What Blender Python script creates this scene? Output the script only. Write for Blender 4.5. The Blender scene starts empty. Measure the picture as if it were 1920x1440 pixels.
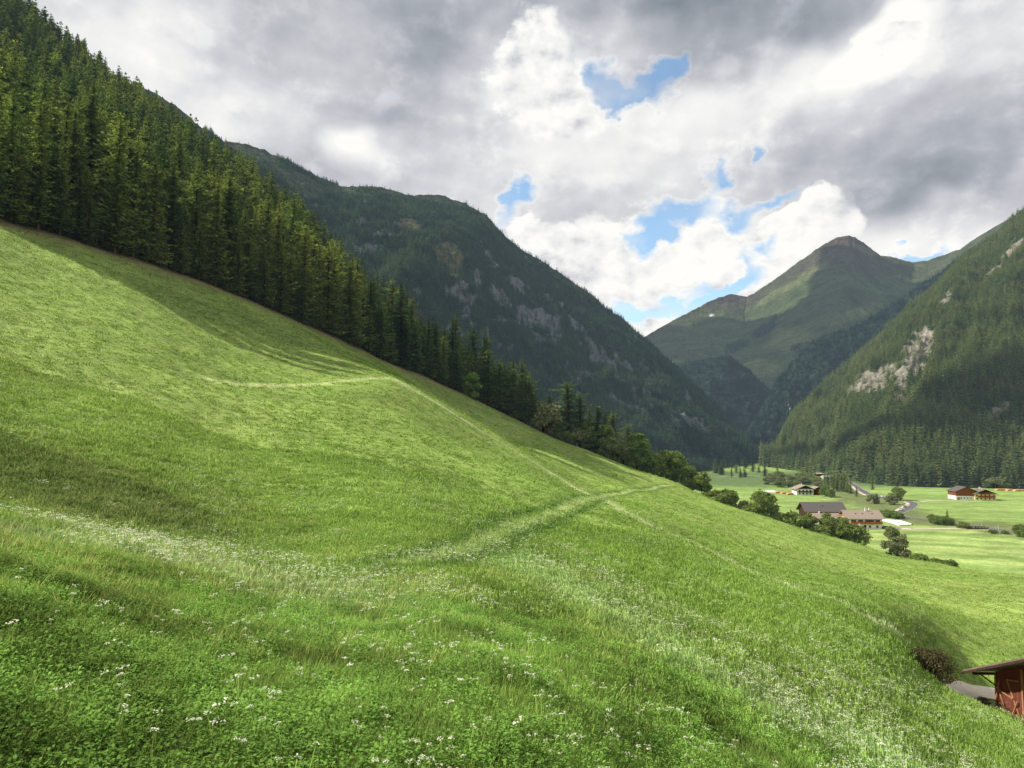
import bpy, math, random
import numpy as np
from mathutils import Vector, Matrix

random.seed(7)
RNG = np.random.default_rng(7)
sc = bpy.context.scene
COL = sc.collection
F = 1371.0                       # focal length in pixels of a 1920 wide frame
PITCH = math.radians(4.504)
CP, SP = math.cos(PITCH), math.sin(PITCH)

def ray(px, py):
    """direction of a photo pixel as (x/y, z/y) in world axes"""
    u = (np.asarray(px, float) - 960.0) / F
    w = (720.0 - np.asarray(py, float)) / F
    d = CP - w * SP
    return u / d, (SP + w * CP) / d

def pt(px, py, Y):
    u, s = ray(px, py)
    return np.array([float(u) * Y, float(Y), float(s) * Y])

def proj(P):
    """world points -> pixel coordinates of the 1920 frame"""
    P = np.asarray(P, float)
    x, y, z = P[..., 0], P[..., 1], P[..., 2]
    yc = y * CP + z * SP
    zc = -y * SP + z * CP
    yc = np.where(yc > .1, yc, .1)
    return 960 + F * x / yc, 720 - F * zc / yc

# ------------------------------------------------------------------ camera, light
cam_d = bpy.data.cameras.new("camera")
cam = bpy.data.objects.new("camera", cam_d); COL.objects.link(cam)
cam.location = (0, 0, 0)
cam.rotation_euler = (math.radians(90) + PITCH, 0, 0)
cam_d.sensor_fit = 'HORIZONTAL'; cam_d.sensor_width = 36.0
cam_d.lens = 36.0 * F / 1920.0
cam_d.clip_start = 0.1; cam_d.clip_end = 60000
sc.camera = cam
sc.view_settings.view_transform = 'Standard'
sc.view_settings.look = 'None'
sc.view_settings.exposure = 0
sc.render.engine = 'CYCLES'
cy = sc.cycles
cy.max_bounces = 4; cy.diffuse_bounces = 2; cy.glossy_bounces = 1; cy.transmission_bounces = 2
cy.transparent_max_bounces = 4; cy.volume_bounces = 0
cy.use_denoising = True; cy.use_adaptive_sampling = True; cy.adaptive_threshold = .03
cy.sample_clamp_indirect = 4

SUN_EL = 38.5
SUN_AZ = -84.0                   # degrees clockwise from the view direction: to the left and a little behind
a_, e_ = math.radians(SUN_AZ), math.radians(SUN_EL)
SUN = Vector((math.sin(a_) * math.cos(e_), math.cos(a_) * math.cos(e_), math.sin(e_)))
sl = bpy.data.lights.new("sun", 'SUN'); so = bpy.data.objects.new("sun", sl); COL.objects.link(so)
sl.energy = 5.0; sl.angle = math.radians(0.5); sl.color = (1.0, 0.95, 0.85)
so.rotation_euler = SUN.to_track_quat('Z', 'Y').to_euler()
so.location = (-200, -100, 200)

# ------------------------------------------------------------------ node helper
class NG:
    def __init__(s, tree):
        s.t = tree; s.n = tree.nodes; s.l = tree.links
    def new(s, kind, **kw):
        n = s.n.new(kind)
        for k, v in kw.items(): setattr(n, k, v)
        return n
    def link(s, a, b): s.l.new(a, b)
    def put(s, sock, v):
        if isinstance(v, bpy.types.NodeSocket): s.l.new(v, sock)
        elif v is not None: sock.default_value = v
    def m(s, op, a, b=None, c=None, clamp=False):
        n = s.new('ShaderNodeMath', operation=op); n.use_clamp = clamp
        s.put(n.inputs[0], a); s.put(n.inputs[1], b); s.put(n.inputs[2], c)
        return n.outputs[0]
    def vm(s, op, a, b=None):
        n = s.new('ShaderNodeVectorMath', operation=op)
        s.put(n.inputs[0], a); s.put(n.inputs[1], b)
        return n.outputs[0]
    def noise(s, vec, scale, detail=4, rough=.5, dist=0, out=0, kind='FBM'):
        n = s.new('ShaderNodeTexNoise'); n.noise_type = kind
        s.put(n.inputs['Vector'], vec); n.inputs['Scale'].default_value = scale
        n.inputs['Detail'].default_value = detail; n.inputs['Roughness'].default_value = rough
        n.inputs['Distortion'].default_value = dist
        return n.outputs[out]
    def rng(s, v, a, b, c=0., d=1., smooth=False):
        n = s.new('ShaderNodeMapRange'); n.clamp = True
        n.interpolation_type = 'SMOOTHSTEP' if smooth else 'LINEAR'
        s.put(n.inputs[0], v)
        for i, q in enumerate((a, b, c, d)): s.put(n.inputs[i + 1], q)
        return n.outputs[0]
    def mix(s, f, a, b, mode='MIX'):
        n = s.new('ShaderNodeMix', data_type='RGBA', blend_type=mode)
        s.put(n.inputs['Factor'], f)
        for k, v in (('A', a), ('B', b)):
            q = [i for i in n.inputs if i.name == k and i.type == 'RGBA'][0]
            if isinstance(v, bpy.types.NodeSocket): s.l.new(v, q)
            else: q.default_value = tuple(v) + ((1,) if len(v) == 3 else ())
        return [o for o in n.outputs if o.type == 'RGBA'][0]
    def ramp(s, v, stops):
        n = s.new('ShaderNodeValToRGB'); s.put(n.inputs[0], v)
        e = n.color_ramp.elements
        while len(e) < len(stops): e.new(0.5)
        for q, (p, c) in zip(e, stops): q.position = p; q.color = tuple(c) + (1,)
        return n.outputs[0]

# ------------------------------------------------------------------ sky
def srgb(r, g, b):
    return tuple((c / 255 / 12.92) if c / 255 <= .04045 else ((c / 255 + .055) / 1.055) ** 2.4 for c in (r, g, b))

def build_sky():
    w = bpy.data.worlds.new("World"); sc.world = w; w.use_nodes = True
    g = NG(w.node_tree); g.n.clear()
    out = g.new('ShaderNodeOutputWorld'); bg = g.new('ShaderNodeBackground')
    sky = g.new('ShaderNodeTexSky'); sky.sky_type = 'NISHITA'; sky.sun_disc = False
    sky.sun_elevation = math.radians(SUN_EL); sky.sun_rotation = math.radians(SUN_AZ)
    sky.altitude = 1400; sky.air_density = 1.0; sky.dust_density = .6; sky.ozone_density = 1.3
    tc = g.new('ShaderNodeTexCoord'); d = tc.outputs['Generated']
    sep = g.new('ShaderNodeSeparateXYZ'); g.link(d, sep.inputs[0])
    az = g.m('ARCTAN2', sep.outputs[0], sep.outputs[1])
    el = g.m('ARCSINE', sep.outputs[2])
    cx = g.new('ShaderNodeCombineXYZ'); g.link(az, cx.inputs[0]); g.link(el, cx.inputs[1])
    P0 = cx.outputs[0]
    # vertical squeeze: cloud bases seen from below flatten towards the horizon
    st = g.vm('MULTIPLY', P0, (1.0, 1.45, 1.0))
    def noise2(vec, scale, detail, rough, out=0, dist=0):
        n = g.new('ShaderNodeTexNoise'); n.noise_dimensions = '2D'
        g.link(vec, n.inputs['Vector']); n.inputs['Scale'].default_value = scale; n.inputs['Detail'].default_value = detail
        n.inputs['Roughness'].default_value = rough; n.inputs['Distortion'].default_value = dist
        return n.outputs[out]
    def warp(P, scale, amp, detail, rough=.55):
        c = noise2(st, scale, detail, rough, 1)
        c = g.vm('SUBTRACT', c, (.5, .5, .5)); c = g.vm('MULTIPLY', c, (amp, amp * .8, 0))
        return g.vm('ADD', P, c)
    Pb = warp(P0, 6.0, .13, 2)               # soft shapes
    Pc = warp(P0, 15.0, .085, 4, .55)         # crisp cloud edges
    def blob(P, px, py, rx, ry, rot, wgt, acc):
        u, s = ray(px, py); u, s = float(u), float(s)
        a = math.atan(u); e = math.atan2(s, math.hypot(1, u))
        k = math.cos(a) ** 1.3 / F
        mp = g.new('ShaderNodeMapping', vector_type='TEXTURE')
        g.link(P, mp.inputs[0])
        mp.inputs[1].default_value = (a, e, 0)
        mp.inputs[2].default_value = (0, 0, math.radians(rot))
        mp.inputs[3].default_value = (rx * k * 1.1, ry * k * 1.1, 1)
        gr = g.new('ShaderNodeTexGradient', gradient_type='SPHERICAL'); g.link(mp.outputs[0], gr.inputs[0])
        return g.m('MULTIPLY_ADD', gr.outputs['Fac'], wgt * 1.15, acc)
    n1 = noise2(st, 5.0, 5, .52)
    n2 = noise2(st, 15, 5, .58)
    sh = g.vm('ADD', st, (-.013, .020, 0))   # shifted towards the light: lit tops, shaded undersides
    n3 = noise2(sh, 15, 3, .52)
    # --- clear holes
    H = 0.0
    for (px, py, rx, ry, rot, wg) in HOLES: H = blob(Pc, px, py, rx, ry, rot, wg, H)
    H = g.m('ADD', H, g.m('MULTIPLY', g.m('SUBTRACT', n2, .5), 0.95))
    hole = g.m('MULTIPLY', g.rng(H, .20, .74, 0, 1, False), g.rng(n1, .30, .46, .55, 1.0))
    # --- brightness
    B = 0.66
    for (px, py, rx, ry, rot, wg) in TONES: B = blob(Pb, px, py, rx, ry, rot, wg, B)
    relief = g.m('SUBTRACT', n2, n3)
    B = g.m('ADD', B, g.m('MULTIPLY', g.m('SUBTRACT', n1, .5), .30))
    B = g.m('ADD', B, g.m('MULTIPLY', relief, .24))
    # bright crisp cumulus heads
    C = 0.0
    for (px, py, rx, ry, rot, wg) in HEADS: C = blob(Pc, px, py, rx, ry, rot, wg, C)
    C = g.m('ADD', C, g.m('MULTIPLY', g.m('SUBTRACT', n2, .5), 0.5))
    head = g.rng(C, .16, .46, 0, 1, True)
    headc = g.m('ADD', .93, g.m('MULTIPLY', relief, 1.0))
    headc = g.m('ADD', headc, g.m('MULTIPLY', g.m('SUBTRACT', n1, .5), .5))
    Bm = g.new('ShaderNodeMix', data_type='FLOAT'); g.link(head, Bm.inputs[0]); g.link(B, Bm.inputs[2]); g.link(headc, Bm.inputs[3])
    rim = g.rng(H, .0, .30, 0, .10, True)
    Bf = g.m('ADD', Bm.outputs[0], rim)
    col = g.ramp(Bf, [(0.0, srgb(116, 126, 135)), (.22, srgb(146, 154, 163)), (.42, srgb(176, 180, 188)),
                      (.62, srgb(209, 210, 215)), (.80, srgb(238, 238, 238)), (1.0, srgb(255, 254, 250))])
    blue = g.mix(1.0, sky.outputs[0], (.245, .25, .225), 'MULTIPLY')
    thin = g.rng(n1, .44, .70, .0, .40, True)
    blue = g.mix(thin, blue, srgb(188, 210, 236))
    fin = g.mix(hole, col, blue)
    g.link(fin, bg.inputs[0]); bg.inputs[1].default_value = 1.0
    g.link(bg.outputs[0], out.inputs[0])
    w.cycles.sampling_method = 'MANUAL'; w.cycles.sample_map_resolution = 512

HOLES = [(1125,145,44,46,0,1.0),(1160,178,50,44,20,1.0),(1240,148,52,36,0,1.0),(1200,182,44,24,-20,.7),(1150,205,26,30,0,.7),
 (1272,130,30,36,0,.7),(1424,285,20,24,40,.9),(962,358,60,28,0,.75),(1000,350,30,20,0,.5),(950,392,30,40,0,.6),
 (1345,345,45,36,0,.62),(1365,325,20,30,0,.5),(1440,378,75,22,8,.8),(1290,395,85,24,-8,.85),(1225,425,65,36,-5,1.0),(1200,455,38,30,0,.8),(1245,450,40,20,30,.6),
 (1395,530,60,30,30,.95),(1340,555,70,26,8,1.0),(1300,580,60,24,0,.9),(1225,588,110,20,4,.95),(1160,580,50,14,0,.6),(1400,480,26,30,0,.6),(1440,455,26,26,0,.55),
 (1395,410,35,22,0,.5),(1720,478,42,18,-12,.9),(1760,470,30,14,0,.6)]
TONES = [(1250,10,640,110,0,-.42),(1450,80,420,60,8,-.20),(820,90,230,170,20,-.20),(330,120,420,260,0,.04),(560,60,300,120,0,-.14),(760,240,330,80,5,-.10),
 (1780,260,380,110,22,-.13),(1830,330,260,110,20,-.11),(1560,300,300,90,12,-.12),(1500,200,260,60,20,.08),(1680,80,120,50,25,.5),(1600,120,200,60,25,.14),(1830,70,220,80,25,.08),
 (960,120,140,160,0,.25),(1060,170,150,130,0,.12),(1040,260,220,90,0,.10),(1130,80,160,60,0,.24),(1350,150,220,80,15,.14),(1290,230,240,80,10,.12),(1200,320,300,90,0,.10),
 (1060,370,220,60,8,.02),(660,280,80,60,0,.55),(720,300,90,60,0,.20),(430,250,200,70,10,.18),(250,60,180,130,0,.16),(620,330,200,50,0,-.12),(900,320,220,70,0,-.05),
 (1850,400,200,50,20,-.1),(1650,440,260,60,5,.25),(1800,440,200,50,15,.22),(1700,360,220,50,10,-.22),(1250,520,300,120,0,.2)]
HEADS = [(1010,140,100,110,0,.9),(1075,215,110,90,0,.6),(1650,95,90,36,20,.8),(1700,75,60,34,0,.7),(1390,260,120,50,20,.4),(1080,460,150,70,0,1.0),(1170,455,50,50,0,.8),(1120,520,170,90,0,.9),(1290,490,130,70,15,1.0),(1350,430,60,55,0,.8),(1250,530,130,60,0,.8),(1370,470,50,50,0,.5),
 (1540,400,80,55,10,.9),(1480,450,90,60,20,.9),(1440,510,70,50,30,.9),(1520,440,120,60,0,.6),(1240,605,80,40,0,1.0),(1190,605,60,30,0,.7),(1780,460,70,36,20,.7),
 (1730,492,30,16,0,.9),(1050,500,80,60,0,.6),(1000,450,60,50,0,.6)]
build_sky()

# ------------------------------------------------------------------ numpy noise
def _hash(ix, iy, seed):
    h = (ix.astype(np.int64) * 374761393 + iy.astype(np.int64) * 668265263 + seed * 1442695041) & 0xffffffff
    h = ((h ^ (h >> 13)) * 1274126177) & 0xffffffff
    return ((h ^ (h >> 16)) & 0xffff) / 65535.0
def vnoise(x, y, seed=0):
    ix, iy = np.floor(x), np.floor(y); fx, fy = x - ix, y - iy
    fx = fx * fx * fx * (fx * (fx * 6 - 15) + 10); fy = fy * fy * fy * (fy * (fy * 6 - 15) + 10)
    a, b = _hash(ix, iy, seed), _hash(ix + 1, iy, seed)
    c, d = _hash(ix, iy + 1, seed), _hash(ix + 1, iy + 1, seed)
    return (a + (b - a) * fx) * (1 - fy) + (c + (d - c) * fx) * fy
def fbm(x, y, oct=5, seed=0, gain=.5, ridged=False):
    t, amp, n = 0, 1., 0
    for o in range(oct):
        v = vnoise(x * 2 ** o + 17.3 * o, y * 2 ** o - 9.1 * o, seed + o)
        if ridged: v = 1 - abs(2 * v - 1)
        t = t + v * amp; n += amp; amp *= gain
    return t / n
def sstep(a, b, x):
    t = np.clip((x - a) / (b - a), 0, 1); return t * t * (3 - 2 * t)

# ------------------------------------------------------------------ the ground's height
VALLEY = -46.0
CTRL_PX = [  # photo pixel and distance of spots on the hill
 (0,1440,5.2),(0,1250,6.8),(0,1100,9.2),(0,1003,13.5),(0,960,22),(0,930,25),(0,860,31),(0,780,40),(0,700,54),(0,600,74),(0,500,95),(0,412,125),
 (0,310,190),(0,225,260),(0,120,360),(0,20,500),
 (240,1440,5.8),(240,1200,9),(240,1030,16),(240,1010,24),(240,940,31),(240,860,40),(240,760,58),(240,660,80),(240,560,108),(240,485,148),(200,315,270),(200,190,450),
 (480,1440,6.3),(480,1200,11),(480,1062,20),(480,1045,27),(480,1000,33),(480,900,48),(480,800,68),(480,725,88),(480,690,104),(480,640,128),(480,580,172),(450,480,260),(420,365,370),(420,420,600),
 (740,1440,6.8),(740,1200,12),(740,1070,22),(740,1000,33),(740,900,52),(740,800,82),(740,712,126),(640,660,160),(600,640,172),(600,622,200),(560,560,240),(560,478,330),(560,600,600),
 (700,668,228),(700,640,300),(700,720,500),(760,722,150),(770,720,190),(780,700,246),(620,712,112),
 (880,1050,26),(900,1000,36),(870,900,66),(850,820,100),(850,765,140),(850,772,180),(850,758,225),(870,740,262),(900,760,340),(900,880,560),
 (960,1440,7.3),(960,1200,13.5),(960,1060,26),(960,1010,34),(960,950,54),(960,900,76),(960,850,115),(920,812,158),(925,818,188),(950,800,230),(960,782,270),(960,830,400),
 (1110,1440,8.2),(1110,1250,13),(1110,1100,25),(1110,1000,55),(1110,932,105),(1110,905,150),(1110,870,230),(1110,848,282),(1110,930,400),(1040,885,125),(1040,850,190),(1040,822,278),
 (1200,1400,10.5),(1200,1200,19),(1200,1080,36),(1200,1000,62),(1190,945,100),(1200,925,150),(1200,902,225),(1200,886,285),(1200,980,390),(1270,909,286),(1275,1000,360),
 (1300,1300,15),(1300,1150,28),(1300,1060,50),(1300,1018,72),(1300,985,110),(1300,955,165),(1300,935,230),(1330,936,268),(1340,1010,330),
 (1450,1440,12.5),(1450,1250,22),(1450,1150,38),(1450,1092,60),(1450,1060,85),(1450,1020,135),(1440,985,210),(1440,975,262),(1450,1080,330),
 (1600,1440,15),(1600,1300,23.5),(1600,1200,37),(1600,1138,56),(1600,1100,84),(1600,1060,145),(1610,1030,225),(1610,1022,255),(1610,1130,330),
 (1720,1400,21),(1700,1300,32),(1700,1262,43),(1700,1225,52),(1700,1188,62),(1720,1160,73),(1720,1110,110),(1740,1070,190),(1760,1060,232),(1760,1200,330),
 (1800,1440,22),(1790,1340,34),(1780,1311,43),(1742,1287,45),(1745,1272,58),(1745,1234,65),(1800,1205,76),(1850,1150,100),(1850,1100,145),(1850,1074,212),
 (1920,1440,24),(1920,1387,37),(1870,1347,43),(1850,1322,56),(1800,1299,61),(1860,1304,64),(1870,1334,60),(1905,1348,58),(1920,1353,57),(1980,1362,54),(1920,1250,72),(1920,1140,110),(1920,1080,205),
 (2050,1085,220),(2100,1200,95),(2100,1390,50)]
CTRL_US = [(.78,-.43,50),(.86,-.475,45),(.90,-.38,57),(-1.3,-.27,5),(-1.3,.05,14),(-1.3,.27,30),(-1.3,.65,100),(-1.3,.9,450),(-1.0,.80,500),(-1.0,.50,120),(-1.0,.1,28),(-1.0,-.3,5),
 (1.2,-1.1,5),(1.2,-.8,15),(1.2,-.65,40),(1.2,-.48,80),(1.2,-.31,150),(1.2,-.22,230),(.9,-.95,5),(0,-1.1,2.8),(-.5,-.95,2.6),(.5,-1.25,2.8),
 (-.2,-.05,900),(0,-.1,700),(.3,-.2,500),(.6,-.25,450),(-.45,.2,900),(-.8,.35,1000)]
_c = [(float(ray(a, b)[0]), math.log(y) * .42, float(ray(a, b)[1])) for a, b, y in CTRL_PX] + [(u, math.log(y) * .42, s) for u, s, y in CTRL_US]
_c = np.array(_c)
def _k(r2): return .5 * r2 * np.log(r2 + 1e-12)
_n = len(_c)
_A = np.zeros((_n + 3, _n + 3))
_r2 = (_c[:, None, 0] - _c[None, :, 0]) ** 2 + (_c[:, None, 1] - _c[None, :, 1]) ** 2
_A[:_n, :_n] = _k(_r2) + np.eye(_n) * 7e-5
_A[:_n, _n] = 1; _A[:_n, _n + 1] = _c[:, 0]; _A[:_n, _n + 2] = _c[:, 1]
_A[_n:, :_n] = _A[:_n, _n:].T
_w = np.linalg.solve(_A, np.concatenate([_c[:, 2], np.zeros(3)]))
def hill_s(u, l):
    u = np.asarray(u, float).ravel(); l = np.asarray(l, float).ravel()
    out = np.empty_like(u)
    for i in range(0, len(u), 20000):
        a, b = u[i:i + 20000], l[i:i + 20000]
        r2 = (a[:, None] - _c[None, :, 0]) ** 2 + (b[:, None] - _c[None, :, 1]) ** 2
        out[i:i + 20000] = _k(r2) @ _w[:_n] + _w[_n] + _w[_n + 1] * a + _w[_n + 2] * b
    return out
def gz(x, y):
    """ground height"""
    x = np.asarray(x, float); y = np.asarray(y, float); sh = x.shape
    x, y = x.ravel(), y.ravel()
    yy = np.maximum(y, 2.2)
    u = np.clip(x / yy, -1.5, 1.35)
    xx = u * yy
    z = hill_s(u, np.log(np.minimum(yy, 1100)) * .42) * np.minimum(yy, 1100)
    z = z + np.where(x < xx, (xx - x) * .45, (xx - x) * .4)
    r = np.hypot(x, y)
    z = z + (fbm(x / 2.2, y / 2.2, 3, 5) - .5) * .22 * sstep(3, 9, r) + (fbm(x / 14, y / 14, 3, 9) - .5) * .7 * sstep(15, 60, r)
    v = VALLEY + (fbm(x / 60, y / 60, 3, 3) - .5) * 1.2 + sstep(900, 2500, y) * 60
    k = 3.0
    m = np.maximum(z, v); z = m + k * np.log(np.exp((z - m) / k) + np.exp((v - m) / k)) - k * .0
    return z.reshape(sh)
def on_ground(px, py, Y0=None, Y1=2500, step=1.004):
    """first hit of a photo ray with the ground, from distance Y0 on"""
    u, s = ray(px, py); u, s = float(u), float(s)
    Ys = np.exp(np.arange(math.log(Y0 or 4), math.log(Y1), math.log(step)))
    z = gz(u * Ys, Ys)
    below = np.nonzero(z >= s * Ys)[0]
    i = below[0] if len(below) else int(np.argmin(np.abs(z - s * Ys)))
    Y = Ys[i]
    return np.array([u * Y, Y, float(gz(np.array([u * Y]), np.array([Y]))[0])])

# ------------------------------------------------------------------ mesh helpers
def mesh_np(name, V, Fq, smooth=True):
    me = bpy.data.meshes.new(name)
    V = np.asarray(V, np.float32); Fq = np.asarray(Fq, np.int32)
    n, k = Fq.shape
    me.vertices.add(len(V)); me.vertices.foreach_set('co', V.ravel())
    me.loops.add(n * k); me.loops.foreach_set('vertex_index', Fq.ravel())
    me.polygons.add(n)
    me.polygons.foreach_set('loop_start', np.arange(0, n * k, k, dtype=np.int32))
    me.update(calc_edges=True)
    if smooth: me.polygons.foreach_set('use_smooth', np.ones(n, bool))
    me.validate(); return me
def set_col(me, name, C):
    a = me.color_attributes.new(name, 'FLOAT_COLOR', 'POINT')
    C = np.asarray(C, np.float32)
    if C.shape[1] == 3: C = np.concatenate([C, np.ones((len(C), 1), np.float32)], 1)
    a.data.foreach_set('color', C.ravel())
def grid_faces(nr, nc):
    i = np.arange(nr - 1)[:, None] * nc + np.arange(nc - 1)[None, :]
    i = i.ravel(); return np.stack([i, i + 1, i + nc + 1, i + nc], 1)
def tag(o, label=None, cat=None, group=None, kind=None):
    if label: o['label'] = label
    if cat: o['category'] = cat
    if group: o['group'] = group
    if kind: o['kind'] = kind
    return o
def link(name, me, mats=(), parent=None):
    o = bpy.data.objects.new(name, me); COL.objects.link(o)
    for m in (mats if isinstance(mats, (list, tuple)) else [mats]): me.materials.append(m)
    if parent: o.parent = parent
    return o

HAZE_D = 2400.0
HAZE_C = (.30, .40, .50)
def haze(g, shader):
    """valley haze as a bluish glow mixed into the surface, growing with distance"""
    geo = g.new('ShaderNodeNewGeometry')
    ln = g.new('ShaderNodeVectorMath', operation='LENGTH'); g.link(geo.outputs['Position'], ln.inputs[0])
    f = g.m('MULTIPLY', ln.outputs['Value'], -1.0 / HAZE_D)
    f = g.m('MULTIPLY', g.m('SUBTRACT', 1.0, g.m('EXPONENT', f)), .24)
    em = g.new('ShaderNodeEmission'); em.inputs[0].default_value = HAZE_C + (1,); em.inputs[1].default_value = 1  # surface glow standing in for light scattered by hazy air
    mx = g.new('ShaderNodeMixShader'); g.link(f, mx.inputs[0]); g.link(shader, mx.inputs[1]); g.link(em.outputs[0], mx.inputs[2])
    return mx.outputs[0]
def new_mat(name):
    m = bpy.data.materials.new(name); m.use_nodes = True
    m.use_backface_culling = False
    g = NG(m.node_tree); g.n.clear()
    g.out = g.new('ShaderNodeOutputMaterial')
    return m, g
# ------------------------------------------------------------------ ground sheet
def poly_dist(x, y, pts):
    """distance in metres from ground points to a polyline in plan, and the position along it 0..1"""
    best = np.full(x.shape, 1e9); at = np.zeros(x.shape)
    n = len(pts) - 1
    for i in range(n):
        ax, ay = pts[i][0], pts[i][1]; bx, by = pts[i + 1][0], pts[i + 1][1]
        dx, dy = bx - ax, by - ay; L = dx * dx + dy * dy + 1e-9
        t = np.clip(((x - ax) * dx + (y - ay) * dy) / L, 0, 1)
        d = np.hypot(x - ax - t * dx, y - ay - t * dy)
        m = d < best; best[m] = d[m]; at[m] = (i + t[m]) / n
    return best, at
def in_poly(x, y, pts):
    c = np.zeros(x.shape, bool); n = len(pts)
    for i in range(n):
        x1, y1 = pts[i][0], pts[i][1]; x2, y2 = pts[(i + 1) % n][0], pts[(i + 1) % n][1]
        k = ((y1 > y) != (y2 > y)) & (x < (x2 - x1) * (y - y1) / (y2 - y1 + 1e-12) + x1)
        c ^= k
    return c
def line(pxs, Y0=None): return [on_ground(a, b, Y0) for a, b in pxs]

PATH_UP = [on_ground(a, b) for a, b in [(745,716),(800,745),(900,806),(1000,866),(1060,903),(1112,932),(1160,955),(1220,985),(1300,1020),(1400,1068),(1500,1110),(1620,1160),(1680,1188)]]
TRACK = [on_ground(a, b) for a, b in [(740,1062),(830,1045),(900,1018),(960,988),(1020,965),(1080,945),(1130,930),(1180,920),(1230,913),(1262,910)]]
TERRACE = [on_ground(a, b) for a, b in [(380,708),(450,722),(540,722),(640,716),(745,712)]]
FLOWER_BAND = [on_ground(a, b) for a, b in [(960,1050),(1060,1110),(1180,1180),(1300,1255),(1420,1320),(1560,1385),(1680,1430),(1760,1465)]]
FLOWER_LEFT = [on_ground(a, b) for a, b in [(0,1012),(100,1020),(240,1045),(360,1065),(480,1095),(560,1110)]]
EDGE = [pt(a, b, Y) for a, b, Y in [(-300,330,95),(0,412,125),(120,450,138),(240,485,148),(345,525,165),(480,580,182),(600,622,200),(700,668,228),(780,700,246),(870,740,262),(960,782,270),(1040,822,278),(1110,848,282),(1200,886,285),(1270,909,288)]]
HEDGE = EDGE[-1:] + [pt(a, b, Y) for a, b, Y in [(1330,936,272),(1440,975,268),(1530,1000,262),(1610,1024,262)]]

def ground_masks(x, y, z):
    r = np.hypot(x, y); m = {}
    valley = sstep(3.5, .8, z - VALLEY) * sstep(200, 240, y)
    m['valley'] = valley
    d, t = poly_dist(x, y, EDGE)
    m['edge'] = d
    # forest side: left of / behind the edge line
    ex = np.interp(y, [p[1] for p in EDGE[:-1]], [p[0] for p in EDGE[:-1]])
    m['forest'] = (x < ex) & (y > 60)
    return m

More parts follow.
